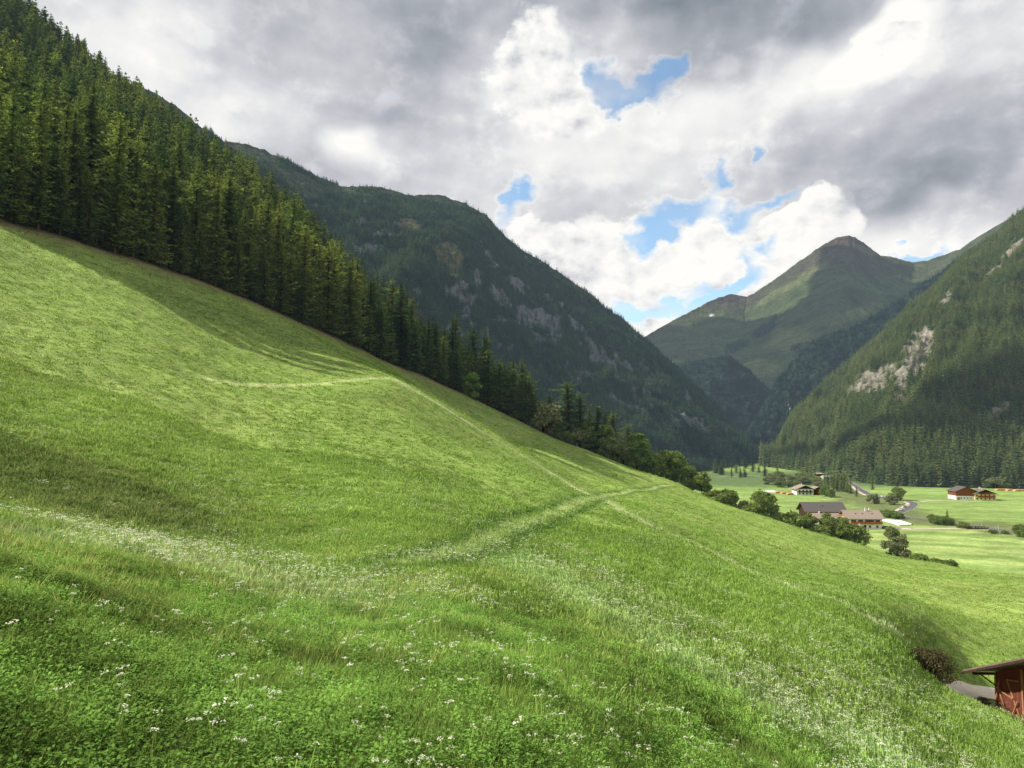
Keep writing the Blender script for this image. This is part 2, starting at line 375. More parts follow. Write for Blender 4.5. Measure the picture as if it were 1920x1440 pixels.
def ground_colour(x, y, z):
    r = np.hypot(x, y)
    m = ground_masks(x, y, z)
    g1 = fbm(x / 9, y / 9, 4, 21); g2 = fbm(x / 1.6, y / 1.6, 4, 31); g3 = fbm(x / 35, y / 35, 3, 41)
    green = np.array([.158, .222, .048]); light = np.array([.27, .32, .09]); dark = np.array([.045, .105, .016])
    C = green[None] * (1 + (g1 - .5)[:, None] * .5)
    C = C + (light - green)[None] * (sstep(.5, .75, g3) * .35)[:, None]
    terr = fbm(x / 26 + z / 6, y / 90, 4, 45)      # faint terracettes and worn cattle lines along the slope
    C = C * (1 + (sstep(.44, .62, terr) - .5)[:, None] * .10 + (sstep(.55, .8, g2) * -.15)[:, None])
    C = C * (1 - .20 * sstep(15, 7, r))[:, None]
    def blend(C, w, col): w = np.clip(w, 0, 1)[:, None]; return C * (1 - w) + np.array(col)[None] * w
    # paler, dry flowering bands
    fl = np.zeros(len(x))
    d, t = poly_dist(x, y, PATH_UP)
    w = 0.2 + r * .007
    fl = np.maximum(fl, .7 * np.exp(-(d / w) ** 2) * sstep(0, .04, t))
    C = blend(C, .8 * np.exp(-(d / w) ** 2) * (.5 + g2), (.36, .38, .19))
    d, t = poly_dist(x, y, FLOWER_BAND); w = .7 + r * .016 + 1.5 * (g3 - .4)
    w = np.maximum(w, .3)
    fl = np.maximum(fl, np.exp(-(d / w) ** 2)); C = blend(C, .5 * np.exp(-(d / w) ** 2), (.30, .38, .15))
    d, t = poly_dist(x, y, FLOWER_LEFT); w = np.maximum(.9 + .9 * t + 2.2 * (g1 - .5), .25)
    fl = np.maximum(fl, .10 * np.exp(-(d / w) ** 2))
    C = blend(C, .6 * np.exp(-(d / (w * 1.4)) ** 2), (.26, .33, .13))
    d, t = poly_dist(x, y, TERRACE)
    C = blend(C, .75 * np.exp(-(d / .7) ** 2), (.33, .36, .16))
    d, t = poly_dist(x, y, TRACK)
    C = blend(C, .75 * (np.exp(-((d - 1.1) / .5) ** 2)), (.06, .11, .025))
    C = blend(C, .6 * np.exp(-(d / .5) ** 2), (.30, .34, .14))
    # brown, heathy bank in the hollow on the left
    bc = on_ground(180, 940, 18)
    e = ((x - bc[0] + 2) / 6.5) ** 2 + ((y - bc[1]) / 6.0) ** 2
    bank = sstep(1.6, .3, e + (g1 - .5) * 1.8 + (g2 - .5) * .9)
    C = blend(C, bank * .62, (.075, .095, .034))
    # dry grass along the forest edge
    w = .022 * r
    C = blend(C, .85 * np.exp(-((m['edge'] - .5) / w) ** 2), (.20, .16, .075))
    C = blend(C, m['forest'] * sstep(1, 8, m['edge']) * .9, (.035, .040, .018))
    # mown and unmown fields in the valley
    v = m['valley']
    ang = .35; q = (x * math.sin(ang) + y * math.cos(ang)) / 9 + fbm(x / 80, y / 80, 3, 51) * 5
    stripe = fbm(q * .9, q * 0 + (x + 300) / 260, 4, 57)
    fieldc = np.array([.19, .28, .07])[None] * (1 + .6 * (g3 - .5)[:, None] + .3 * (g1 - .5)[:, None]) + (np.array([.33, .42, .13]) - np.array([.20, .31, .07]))[None] * (sstep(.42, .70, stripe * .8 + g1 * .25) * (.35 + .5 * sstep(430, 360, y)))[:, None]
    C = C * (1 - v[:, None]) + fieldc * v[:, None]
    river = [pt(a, b, VALLEY / float(ray(a, b)[1])) for a, b in [(1920,1000),(1850,985),(1760,980),(1680,962),(1640,945),(1560,912),(1470,898),(1430,890)]]
    d, t = poly_dist(x, y, river)
    C = blend(C, v * sstep(34, 8, d + (g1 - .5) * 34) * .9, (.125, .145, .055))
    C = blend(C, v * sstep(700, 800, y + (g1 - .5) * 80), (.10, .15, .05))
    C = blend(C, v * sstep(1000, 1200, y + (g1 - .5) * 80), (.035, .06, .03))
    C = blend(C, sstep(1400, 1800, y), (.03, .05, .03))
    # gravel yard near the barn
    yard = [on_ground(a, b, 50) for a, b in [(1895,1346),(1925,1358),(1960,1368)]]
    d, t = poly_dist(x, y, yard)
    C = blend(C, sstep(2.6, 1.0, d + (g2 - .5) * 1.5), (.33, .25, .15))
    fl = fl * np.clip((g1 - .5) * 4 + (g2 - .5) * 3 + .62, .08, 1.2)
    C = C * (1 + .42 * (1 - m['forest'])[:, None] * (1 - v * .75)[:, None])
    return np.clip(C, 0, 1), fl * (1 - v), bank, v
def build_ground():
    A = np.concatenate([np.linspace(-1.45, -.78, 60, endpoint=False), np.linspace(-.78, .80, 900), np.linspace(.80, 1.35, 50)[1:]])
    L = np.concatenate([np.exp(np.linspace(math.log(2.2), math.log(700), 900)), np.exp(np.linspace(math.log(700), math.log(7000), 90))[1:]])
    U, Y = np.meshgrid(A, L); X = U * Y
    Z = gz(X, Y)
    nr, nc = X.shape
    V = np.stack([X, Y, Z], -1).reshape(-1, 3)
    Fc = grid_faces(nr, nc)
    # coarse skirt behind and beside the camera so the hillside goes on
    C, flw, bank, v = ground_colour(V[:, 0], V[:, 1], V[:, 2])
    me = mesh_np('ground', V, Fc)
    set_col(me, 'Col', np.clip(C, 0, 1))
    set_col(me, 'Mask', np.stack([flw, bank, v], 1))
    mt, g = new_mat('meadow ground')
    at = g.new('ShaderNodeAttribute', attribute_name='Col'); mk = g.new('ShaderNodeAttribute', attribute_name='Mask')
    sep = g.new('ShaderNodeSeparateColor'); g.link(mk.outputs['Color'], sep.inputs[0])
    geo = g.new('ShaderNodeNewGeometry'); P = geo.outputs['Position']
    f1 = g.noise(P, 1.1, 6, .65); f2 = g.noise(P, .16, 5, .6); f3 = g.noise(P, 4.5, 4, .7)
    k = g.rng(f1, .3, .7, .62, 1.38); k2 = g.rng(f2, .3, .7, .82, 1.2)
    k = g.m('MULTIPLY', g.m('MULTIPLY', k, k2), g.rng(f3, .3, .7, .75, 1.25))
    cc = g.new('ShaderNodeVectorMath', operation='SCALE'); g.link(at.outputs['Color'], cc.inputs[0]); g.link(k, cc.inputs['Scale'])
    # pale flower heads as fine speckle
    vor = g.new('ShaderNodeTexVoronoi'); vor.inputs['Scale'].default_value = 2.6; g.link(P, vor.inputs['Vector'])
    sp = g.rng(vor.outputs['Distance'], .10, .26, 1, 0)
    patch = g.rng(g.noise(P, .22, 4, .6), .42, .62, 0, .55)
    dens = g.m('MULTIPLY', g.m('MAXIMUM', sep.outputs[0], g.m('MULTIPLY', patch, g.m('SUBTRACT', 1.0, sep.outputs[2]))), sp)
    col = g.mix(g.m('MULTIPLY', dens, .6), cc.outputs[0], (.55, .58, .36))
    b = g.new('ShaderNodeBsdfPrincipled'); b.inputs['Roughness'].default_value = .9
    b.inputs['Specular IOR Level'].default_value = .1
    g.link(col, b.inputs['Base Color'])
    bump = g.new('ShaderNodeBump'); bump.inputs['Strength'].default_value = .9; bump.inputs['Distance'].default_value = .25
    g.link(g.noise(P, 2.4, 6, .7), bump.inputs['Height'])
    # grass blades stand upright, so the sward catches light like an upright-leaning surface
    up = g.vm('NORMALIZE', g.vm('ADD', bump.outputs[0], (-.62, -.12, .42)))
    g.link(up, b.inputs['Normal'])
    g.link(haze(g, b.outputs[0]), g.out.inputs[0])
    o = link('ground', me, mt)
    tag(o, 'green sloping meadow running down to flat valley fields', 'ground', kind='structure')
    return o
build_ground()

# ------------------------------------------------------------------ mountains as lofted sheets
def resample(row, n):
    P = np.array([pt(*q) for q in row])
    t = np.arange(len(P)); tt = np.linspace(0, len(P) - 1, n)
    out = np.stack([np.interp(tt, t, P[:, i]) for i in range(3)], 1)
    return out
def loft(ridge, foot, nr, nc, amp, seed, shape=1.0, back=.35, backdrop=1.25, gully=0, fine=.0, ridge_noise=0, scale=260.):
    R = resample(ridge, nc); Ft = resample(foot, nc)
    nb = max(6, nr // 8)
    T = np.concatenate([np.linspace(-1, 0, nb, endpoint=False), np.linspace(0, 1, nr)])
    V = np.empty((len(T), nc, 3))
    for i, t in enumerate(T):
        if t < 0:
            k = -t
            V[i] = R * np.array([1 + .25 * k * backdrop, 1 + .25 * k * backdrop, 1]); V[i, :, 2] -= (R[:, 2] - VALLEY) * k * .8
        else:
            V[i] = R * (1 - t) + Ft * t
            V[i, :, 2] = R[:, 2] + (Ft[:, 2] - R[:, 2]) * (t ** shape)
    x, y = V[..., 0], V[..., 1]
    w = np.clip(np.abs(T), 0, 1)[:, None]
    env = (.10 + .9 * np.sin(np.pi * np.clip(T, 0, 1)) ** .7)[:, None]
    cc = np.arange(nc)[None, :] / nc * 1.0
    wd = np.linalg.norm(R[-1] - R[0])
    # gullies and ribs run down the face: noise stretched along the fall line
    a1 = fbm(cc * wd / scale + T[:, None] * .6, T[:, None] * 1.4 + cc * 0, 5, seed, .55, True) - .6
    a2 = fbm(x / (scale * .35), (y + V[..., 2]) / (scale * .35), 5, seed + 50, .55) - .5
    d = (a1 * gully + a2 * amp) * env
    V[..., 2] += d
    V[..., 0] += (fbm(y / 130, V[..., 2] / 130, 4, seed + 9) - .5) * amp * .5 * env
    V[..., 2] += (fbm(x / 30, y / 30, 4, seed + 77, .6) - .5) * fine
    if ridge_noise: V[..., 2] += ((fbm(cc * wd / 40, cc * 0 + 3, 4, seed + 5, .6) - .5) * ridge_noise) * np.exp(-(T[:, None] / .12) ** 2)
    return V, T
def normals(V):
    du = np.gradient(V, axis=1); dv = np.gradient(V, axis=0)
    n = np.cross(dv, du); n /= np.linalg.norm(n, axis=-1, keepdims=True) + 1e-9
    n *= np.sign(n[..., 2:3] + 1e-9)
    return n
def rock_mat(name, strength=1.0, scale=1.0):
    mt, g = new_mat(name)
    at = g.new('ShaderNodeAttribute', attribute_name='Col')
    geo = g.new('ShaderNodeNewGeometry'); P = geo.outputs['Position']
    st = g.vm('MULTIPLY', P, (1, 1, .45))
    f1 = g.noise(st, .035 / scale, 9, .68); f2 = g.noise(st, .16 / scale, 6, .7)
    k = g.m('MULTIPLY', g.rng(f1, .3, .7, .6, 1.4), g.rng(f2, .3, .7, .6, 1.4))
    cc = g.new('ShaderNodeVectorMath', operation='SCALE'); g.link(at.outputs['Color'], cc.inputs[0]); g.link(k, cc.inputs['Scale'])
    b = g.new('ShaderNodeBsdfPrincipled'); b.inputs['Roughness'].default_value = .95; b.inputs['Specular IOR Level'].default_value = .1
    g.link(cc.outputs[0], b.inputs['Base Color'])
    bump = g.new('ShaderNodeBump'); bump.inputs['Strength'].default_value = .8 * strength; bump.inputs['Distance'].default_value = 14 * scale
    g.link(g.noise(st, .05 / scale, 9, .72), bump.inputs['Height']); g.link(bump.outputs[0], b.inputs['Normal'])
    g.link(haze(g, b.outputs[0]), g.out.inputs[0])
    return mt
def blob_px(qx, qy, spots):
    """soft union of ellipses given by centre, radii and rotation in degrees"""
    m = np.zeros(qx.shape)
    for (a, b, rx, ry, rot) in spots:
        c, s = math.cos(math.radians(rot)), math.sin(math.radians(rot))
        dx, dy = qx - a, qy - b
        e = ((dx * c + dy * s) / rx) ** 2 + ((-dx * s + dy * c) / ry) ** 2
        m = np.maximum(m, np.exp(-e))
    return m
MOUNT = {}
def mountain(key, name, V, T, colfn, mat, label):
    nr, nc = V.shape[:2]
    N = normals(V)
    P = V.reshape(-1, 3)
    qx, qy = proj(P)
    C, treeok = colfn(P, qx, qy, np.repeat(T, nc), N.reshape(-1, 3))
    me = mesh_np(name, P, grid_faces(nr, nc))
    set_col(me, 'Col', np.clip(C, 0, 1))
    o = link(name, me, mat)
    tag(o, label, 'mountain', kind='structure')
    MOUNT[key] = (V, T, treeok.reshape(nr, nc))
    return o

def col_mid(P, qx, qy, T, N):
    n = fbm(P[:, 0] / 60, (P[:, 1] + P[:, 2]) / 60, 5, 61); n2 = fbm(P[:, 0] / 18, P[:, 2] / 30, 4, 62)
    rock = np.array([.15, .162, .165]); floor = np.array([.045, .072, .036]); alp = np.array([.075, .095, .045])
    spots = blob_px(qx, qy, [(930,540,70,30,35),(1010,590,90,35,35),(1100,650,80,30,35),(870,560,40,50,0),(700,460,30,30,0),(1150,690,60,16,30),(960,600,60,40,20),(1180,760,50,12,25),(1080,700,60,25,30),(1250,770,60,12,25)])
    rk = sstep(.42, .66, spots * .70 + (n - .5) * 1.1 + (n2 - .5) * 1.9)
    grass = blob_px(qx, qy, [(770,420,26,14,25),(840,480,34,30,20),(480,290,70,20,25),(560,340,60,20,30),(650,360,50,10,10),(850,500,20,20,0)])
    gr = sstep(.40, .60, grass + (n - .5) * .7)
    top = sstep(.05, .0, T) * sstep(1000, 820, qx) * .9
    C = floor[None] + 0 * P
    C = C * (1 - rk[:, None]) + rock[None] * rk[:, None]
    C = C * (1 - gr[:, None]) + (np.array([.065, .085, .042])[None] + np.array([.06, .03, .012])[None] * sstep(700, 760, qx)[:, None]) * gr[:, None]
    C = C * (1 - top[:, None]) + np.array([.050, .062, .034])[None] * top[:, None]
    ok = (1 - rk * .82) * (1 - gr * .9) * (1 - sstep(.045, .01, T) * sstep(1000, 860, qx) * .8)
    return C, ok
V, T = loft([(250,150,1350),(330,200,1400),(380,238,1450),(420,265,1500),(480,273,1550),(520,294,1600),(560,314,1650),(600,334,1700),(640,350,1750),(700,350,1800),(760,361,1850),(830,366,1900),(870,376,1900),(900,394,1900),(925,420,1880),(960,451,1860),(1000,482,1840),(1060,518,1810),(1120,560,1780),(1180,610,1740),(1240,662,1700),(1290,708,1650),(1340,765,1580),(1400,828,1480),(1440,876,1400)],
            [(100,380,700),(200,430,700),(300,480,720),(360,500,730),(420,520,740),(480,545,760),(520,560,770),(560,580,780),(600,600,790),(650,630,800),(700,655,810),(760,690,830),(830,730,850),(880,755,870),(930,780,880),(980,805,900),(1030,825,910),(1080,845,930),(1120,860,950),(1170,872,970),(1220,884,1000),(1280,892,1050),(1330,893,1100),(1390,890,1180),(1445,886,1260)],
            230, 620, 60, 101, shape=.95, gully=70, fine=10, ridge_noise=14, scale=230)
MAT_MID = rock_mat('grey rock and forest floor')
mountain('mid', 'mountain', V, T, col_mid, MAT_MID, 'dark wooded mountain ridge with grey rocks descending to the valley head')

def col_right(P, qx, qy, T, N):
    n = fbm(P[:, 0] / 60, (P[:, 1] + P[:, 2]) / 60, 5, 71); n2 = fbm(P[:, 0] / 14, P[:, 2] / 26, 4, 72)
    spots = blob_px(qx, qy, [(1630,715,42,26,-15),(1665,690,26,20,0),(1720,665,34,42,35),(1735,640,22,30,30),(1775,560,16,9,-50),(1870,500,50,5,-42),(1900,465,30,6,-40),(1745,770,30,6,-20),(1870,770,34,8,-35),(1600,735,18,18,0),(1690,720,14,34,10)])
    rk = sstep(.46, .62, spots * 1.02 + (n - .5) * .5 + (n2 - .5) * 1.3)
    C = np.array([.085, .100, .040])[None] + 0 * P
    rc = np.array([.30, .27, .215])[None] * (0.65 + .7 * n2[:, None])
    C = C * (1 - rk[:, None]) + rc * rk[:, None]
    return C, 1 - rk * .93
V, T = loft([(1424,886,1250),(1428,876,1270),(1450,846,1350),(1480,782,1430),(1520,742,1500),(1560,708,1550),(1600,670,1600),(1650,623,1650),(1700,580,1710),(1750,538,1750),(1800,488,1760),(1835,460,1760),(1870,436,1750),(1900,408,1720),(1930,384,1700),(1980,345,1660),(2050,290,1600),(2150,240,1560),(2300,180,1500),(2500,150,1400)],
            [(1424,886,1225),(1430,884,1200),(1450,884,1170),(1480,886,1110),(1510,889,1050),(1540,894,980),(1565,899,915),(1590,903,860),(1630,908,800),(1670,911,765),(1710,912,750),(1760,913,742),(1800,914,738),(1850,915,730),(1920,916,715),(1980,920,700),(2050,925,685),(2150,930,670),(2300,935,650),(2500,945,620)],
            230, 520, 55, 202, shape=1.02, gully=85, fine=8, ridge_noise=8, scale=240)
mountain('right', 'mountain', V, T, col_right, rock_mat('pale rock and forest floor', 1.0, .8), 'steep sunlit wooded mountainside with pale cliffs beyond the valley farms')

def col_far(P, qx, qy, T, N):
    n = fbm(P[:, 0] / 260, (P[:, 1] + P[:, 2]) / 260, 5, 81); n2 = fbm(P[:, 0] / 70, P[:, 2] / 70, 4, 82)
    C = np.array([.062, .085, .032])[None] * (1 + (n - .5)[:, None] * .5)
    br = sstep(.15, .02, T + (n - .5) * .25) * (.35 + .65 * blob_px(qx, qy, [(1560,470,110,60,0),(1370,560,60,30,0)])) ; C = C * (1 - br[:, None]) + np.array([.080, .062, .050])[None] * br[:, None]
    lit = blob_px(qx, qy, [(1500,525,60,10,-32),(1440,560,40,8,-38),(1690,490,60,7,14),(1620,468,30,6,25),(1480,640,60,26,-10),(1420,690,50,20,0),(1600,590,60,14,-18)])  # paler colour painted where sunlit streaks cross the slopes
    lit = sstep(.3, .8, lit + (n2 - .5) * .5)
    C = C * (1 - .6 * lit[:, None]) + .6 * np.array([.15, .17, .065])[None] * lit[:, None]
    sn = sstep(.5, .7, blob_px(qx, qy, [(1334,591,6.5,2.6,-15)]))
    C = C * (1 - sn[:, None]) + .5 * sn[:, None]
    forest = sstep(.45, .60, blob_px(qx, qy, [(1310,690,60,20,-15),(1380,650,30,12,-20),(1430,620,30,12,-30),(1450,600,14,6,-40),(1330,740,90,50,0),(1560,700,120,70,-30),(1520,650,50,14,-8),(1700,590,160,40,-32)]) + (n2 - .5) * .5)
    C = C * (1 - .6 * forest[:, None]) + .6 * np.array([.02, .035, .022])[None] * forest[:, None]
    return C, forest
V, T = loft([(1000,760,4400),(1100,700,4500),(1210,630,4800),(1260,602,4900),(1300,580,5000),(1335,562,5100),(1370,551,5200),(1400,556,5200),(1412,550,5200),(1450,526,5200),(1500,489,5200),(1540,462,5200),(1568,446,5200),(1590,442,5200),(1604,446,5200),(1622,457,5230),(1650,479,5250),(1680,484,5300),(1710,493,5400),(1740,490,5400),(1770,478,5300),(1800,467,5250),(1840,440,5200),(1870,422,5200),(1950,380,5000),(2050,340,4800)],
            [(1000,860,2500),(1100,870,2500),(1160,875,2500),(1210,880,2450),(1250,880,2450),(1280,880,2450),(1310,880,2450),(1340,880,2400),(1370,880,2400),(1400,880,2400),(1430,880,2400),(1460,880,2400),(1490,880,2400),(1520,880,2400),(1550,880,2400),(1580,875,2400),(1610,870,2400),(1650,860,2400),(1690,850,2400),(1730,840,2400),(1770,830,2400),(1810,820,2400),(1850,810,2400),(1890,800,2400),(1950,790,2400),(2050,780,2400)],
            220, 520, 110, 303, shape=.80, gully=110, fine=8, ridge_noise=9, scale=900)
MAT_FAR = rock_mat('alpine grass and scree', .22, 4)
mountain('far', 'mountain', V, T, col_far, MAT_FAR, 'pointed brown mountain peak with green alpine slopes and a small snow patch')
def col_dark(P, qx, qy, T, N):
    n = fbm(P[:, 0] / 60, P[:, 2] / 60, 4, 91)
    C = np.array([.020, .035, .024])[None] * (1 + (n - .5)[:, None] * .6)
    wf = sstep(.5, .8, blob_px(qx, qy, [(1478,755,1.6,8,0),(1481,765,2,4,0)]))
    C = C * (1 - wf[:, None]) + .5 * wf[:, None]
    return C, 1 - wf
V, T = loft([(2000,330,2900),(1870,438,2800),(1800,482,2750),(1740,528,2650),(1690,560,2600),(1640,592,2520),(1590,612,2480),(1540,632,2430),(1500,660,2380),(1465,700,2300),(1430,760,2200),(1400,810,2150),(1380,850,2100)],
            [(2000,700,1900),(1900,740,1900),(1850,760,1900),(1800,780,1900),(1740,800,1900),(1680,820,1900),(1630,840,1900),(1580,855,1850),(1530,870,1850),(1490,882,1800),(1450,886,1750),(1410,888,1700),(1380,888,1700)],
            120, 300, 60, 404, shape=1.0, gully=120, fine=12, ridge_noise=20, scale=300)
MAT_DARK = rock_mat('dark forested slope', .8, 1)
mountain('spur_r', 'hill', V, T, col_dark, MAT_DARK, 'dark forested spur rising right of the valley head')
V, T = loft([(1100,760,2500),(1200,720,2550),(1250,702,2600),(1290,690,2620),(1330,672,2650),(1365,664,2680),(1400,690,2660),(1430,716,2600),(1460,752,2500),(1490,800,2400),(1510,850,2300)],
            [(1100,880,2000),(1200,884,2000),(1240,886,2000),(1280,886,2000),(1310,886,2000),(1340,886,2000),(1370,886,2000),(1400,886,2000),(1430,886,2000),(1470,886,2000),(1510,886,2000)],
            100, 240, 60, 505, shape=1.0, gully=90, fine=12, ridge_noise=16, scale=300)
mountain('spur_l', 'hill', V, T, col_dark, MAT_DARK, 'dark forested foothill below the pointed peak at the valley head')
# ------------------------------------------------------------------ vegetation materials
def leaf_mat(name, c1, c2, trans=.25, vary=.35, hz=True, tip=None):
    mt, g = new_mat(name)
    oi = g.new('ShaderNodeObjectInfo'); geo = g.new('ShaderNodeNewGeometry')
    n = g.noise(geo.outputs['Position'], 1.3, 2, .6)
    big = g.rng(g.noise(geo.outputs['Position'], .012, 3, .6), .38, .62, -.35, .35)
    pick = g.m('ADD', oi.outputs['Random'], big, clamp=True)
    col = g.mix(pick, c1, c2)
    isl = geo.outputs['Random Per Island']
    k = g.m('ADD', 1 - vary, g.m('MULTIPLY', isl, 2 * vary))
    k = g.m('MULTIPLY', k, g.rng(n, .3, .7, .75, 1.25))
    cc = g.new('ShaderNodeVectorMath', operation='SCALE'); g.link(col, cc.inputs[0]); g.link(k, cc.inputs['Scale'])
    d = g.new('ShaderNodeBsdfDiffuse'); g.link(cc.outputs[0], d.inputs[0])
    t = g.new('ShaderNodeBsdfTranslucent'); g.link(g.vm('MULTIPLY', cc.outputs[0], (1.25, 1.2, .7)), t.inputs[0])
    mx = g.new('ShaderNodeMixShader'); mx.inputs[0].default_value = trans
    g.link(d.outputs[0], mx.inputs[1]); g.link(t.outputs[0], mx.inputs[2])
    sh = mx.outputs[0]
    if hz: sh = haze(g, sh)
    g.link(sh, g.out.inputs[0]); return mt
def plain_mat(name, col, rough=.8, noise=.25, scale=3., spec=.2, stretch=(1, 1, 1), bump=0, metal=0):
    mt, g = new_mat(name)
    tc = g.new('ShaderNodeTexCoord'); v = g.vm('MULTIPLY', tc.outputs['Object'], stretch)
    n = g.noise(v, scale, 6, .65)
    k = g.rng(n, .3, .7, 1 - noise, 1 + noise)
    cc = g.new('ShaderNodeVectorMath', operation='SCALE'); cc.inputs[0].default_value = col; g.link(k, cc.inputs['Scale'])
    b = g.new('ShaderNodeBsdfPrincipled'); b.inputs['Roughness'].default_value = rough; b.inputs['Metallic'].default_value = metal
    b.inputs['Specular IOR Level'].default_value = spec; g.link(cc.outputs[0], b.inputs['Base Color'])
    if bump:
        bp = g.new('ShaderNodeBump'); bp.inputs['Strength'].default_value = bump; bp.inputs['Distance'].default_value = .03
        g.link(n, bp.inputs['Height']); g.link(bp.outputs[0], b.inputs['Normal'])
    g.link(b.outputs[0], g.out.inputs[0]); return mt
M_BARK = plain_mat('bark', (.10, .075, .055), .95, .4, 2, .1, (1, 1, .2))
M_SPRUCE = leaf_mat('spruce needles', (.060, .110, .040), (.20, .245, .075), .40)
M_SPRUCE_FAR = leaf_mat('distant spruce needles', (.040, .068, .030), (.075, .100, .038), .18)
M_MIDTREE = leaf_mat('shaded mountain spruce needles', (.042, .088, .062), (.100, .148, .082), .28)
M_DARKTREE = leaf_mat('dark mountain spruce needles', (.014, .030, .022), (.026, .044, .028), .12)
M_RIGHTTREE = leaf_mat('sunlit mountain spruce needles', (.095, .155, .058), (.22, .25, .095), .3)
M_LARCH = leaf_mat('larch needles', (.13, .20, .06), (.24, .29, .085), .42)
M_LEAF = leaf_mat('broad leaves', (.18, .25, .065), (.25, .31, .085), .42)
M_LEAF_BRIGHT = leaf_mat('bright green leaves', (.16, .25, .055), (.19, .28, .06), .4)
M_LEAF_OLIVE = leaf_mat('grey green willow leaves', (.21, .24, .11), (.26, .28, .13), .35)
M_TWIG = leaf_mat('dry dark twigs', (.085, .095, .035), (.15, .12, .055), .25)

# ------------------------------------------------------------------ tree meshes
def quads_mesh(name, Q):
    Q = np.asarray(Q, np.float32).reshape(-1, 3)
    return mesh_np(name, Q, np.arange(len(Q)).reshape(-1, 4), smooth=False)
def conifer_crown(seed, levels, nb, cards, H=20., R=3.6, base=.08, ragged=.3, power=.85, card=1.0):
    r = np.random.default_rng(seed); Q = []
    lob = [(r.random() * 6.28, .25 + .6 * r.random(), .15 + .25 * r.random()) for _ in range(5)]
    for L in range(levels):
        t = (L + r.random() * .8) / levels
        z0 = H * (base + (1 - base) * t)
        rad = R * ((1 - t) ** power) * (1 - ragged * r.random()) + .35
        if t < .12: rad *= .75 + .25 * t / .12
        off = r.random() * 6.28
        for b in range(nb if t < .85 else max(3, nb - 2)):
            a = off + b * 6.283 / nb + r.normal() * .25
            rb = rad * (1 - ragged * r.random() * 1.1)
            for (la, lt, lw) in lob: rb *= 1 + .45 * lw * 2 * math.exp(-((t - lt) / .12) ** 2) * math.cos(a - la)
            ca, sa = math.cos(a), math.sin(a)
            droop = .20 + .28 * (1 - t) + r.normal() * .06
            for k in range(cards):
                f0 = (k + .1) / cards; f1 = (k + 1.45) / cards
                wdt = (card * (.30 + .24 * rb) * (1 - .45 * k / cards)) * (.7 + .6 * r.random())
                tw = r.normal() * .35
                z = z0 + r.normal() * .15
                def P(f, s):
                    d = rb * f; rise = .25 * d * f
                    return (ca * d - sa * s, sa * d + ca * s, z - droop * d + rise - abs(s) * .45 + s * tw)
                fm = f0 * .45 + f1 * .55
                Q += [P(f0, 0), P(fm, -wdt), P(min(f1, 1.12), r.normal() * .1), P(fm, wdt)]
    # leader
    for k in range(3):
        a = k * 2.1; Q += [(0, 0, H * .96), (.16 * math.cos(a), .16 * math.sin(a), H * .985), (0, 0, H * 1.03), (-.16 * math.cos(a), -.16 * math.sin(a), H * .985)]
    return Q
def tube(pts, radii, n=7):
    V = []; Fq = []
    pts = [np.array(p, float) for p in pts]
    for i, p in enumerate(pts):
        d = pts[min(i + 1, len(pts) - 1)] - pts[max(i - 1, 0)]; d /= np.linalg.norm(d) + 1e-9
        a = np.cross(d, (0, 1, 0) if abs(d[2]) > .8 else (0, 0, 1)); a /= np.linalg.norm(a); b = np.cross(d, a)
        for k in range(n):
            t = 6.28318 * k / n; V.append(p + radii[i] * (a * math.cos(t) + b * math.sin(t)))
    for i in range(len(pts) - 1):
        for k in range(n):
            Fq.append((i * n + k, i * n + (k + 1) % n, (i + 1) * n + (k + 1) % n, (i + 1) * n + k))
    return V, Fq
def join_vf(parts):
    V = []; Fq = []
    for v, f in parts:
        o = len(V); V += list(v); Fq += [tuple(i + o for i in q) for q in f]
    return V, Fq
def conifer_trunk(H, seed):
    r = np.random.default_rng(seed); dx, dy = r.normal(size=2) * .12
    parts = [tube([(0, 0, -1.2), (0, 0, .3), (dx, dy, H * .4), (0, 0, H * .97)], [.42, .32, .2, .03], 8)]
    for k in range(16):                      # dead lower branches
        z = H * (.04 + .16 * r.random()); a = r.random() * 6.28; l = 1 + r.random() * 1.3
        parts.append(tube([(0, 0, z), (math.cos(a) * l, math.sin(a) * l, z - .1 - .2 * r.random())], [.05, .012], 4))
    V, Fq = join_vf(parts); return mesh_np('trunk', V, Fq)
def broad_crown(seed, W, H, zb, clumps, leaves, size, spread=.5, shape='round'):
    r = np.random.default_rng(seed); Q = []
    cs = []
    for i in range(clumps):
        th = r.random() * 6.283; ph = r.random()
        rr = (.35 + .65 * math.sqrt(r.random())) * .72
        z = zb + (H - zb) * (.10 + .82 * ph)
        prof = math.sin(math.pi * min(1, .16 + .80 * ph)) ** .55
        cs.append((math.cos(th) * W * rr * prof, math.sin(th) * W * rr * prof, z, W * (.24 + .2 * r.random()) * (.6 + .4 * prof)))
    for (cx, cy_, cz, cr) in cs:
        n = int(leaves / clumps)
        d = r.normal(size=(n, 3)); d /= np.linalg.norm(d, axis=1)[:, None]
        rad = cr * (.45 + .65 * r.random(n) ** .7 + (r.random(n) < .08) * .35)
        p = np.stack([cx + d[:, 0] * rad, cy_ + d[:, 1] * rad, cz + d[:, 2] * rad * .8], 1)
        p = p[p[:, 2] > zb * .5]
        for q in p:
            a = r.normal(size=3); a /= np.linalg.norm(a); b = np.cross(a, r.normal(size=3)); b /= np.linalg.norm(b) + 1e-9
            s = size * (.6 + .8 * r.random())
            Q += [q - a * s, q - b * s * .6, q + a * s, q + b * s * .6]
    return Q, cs
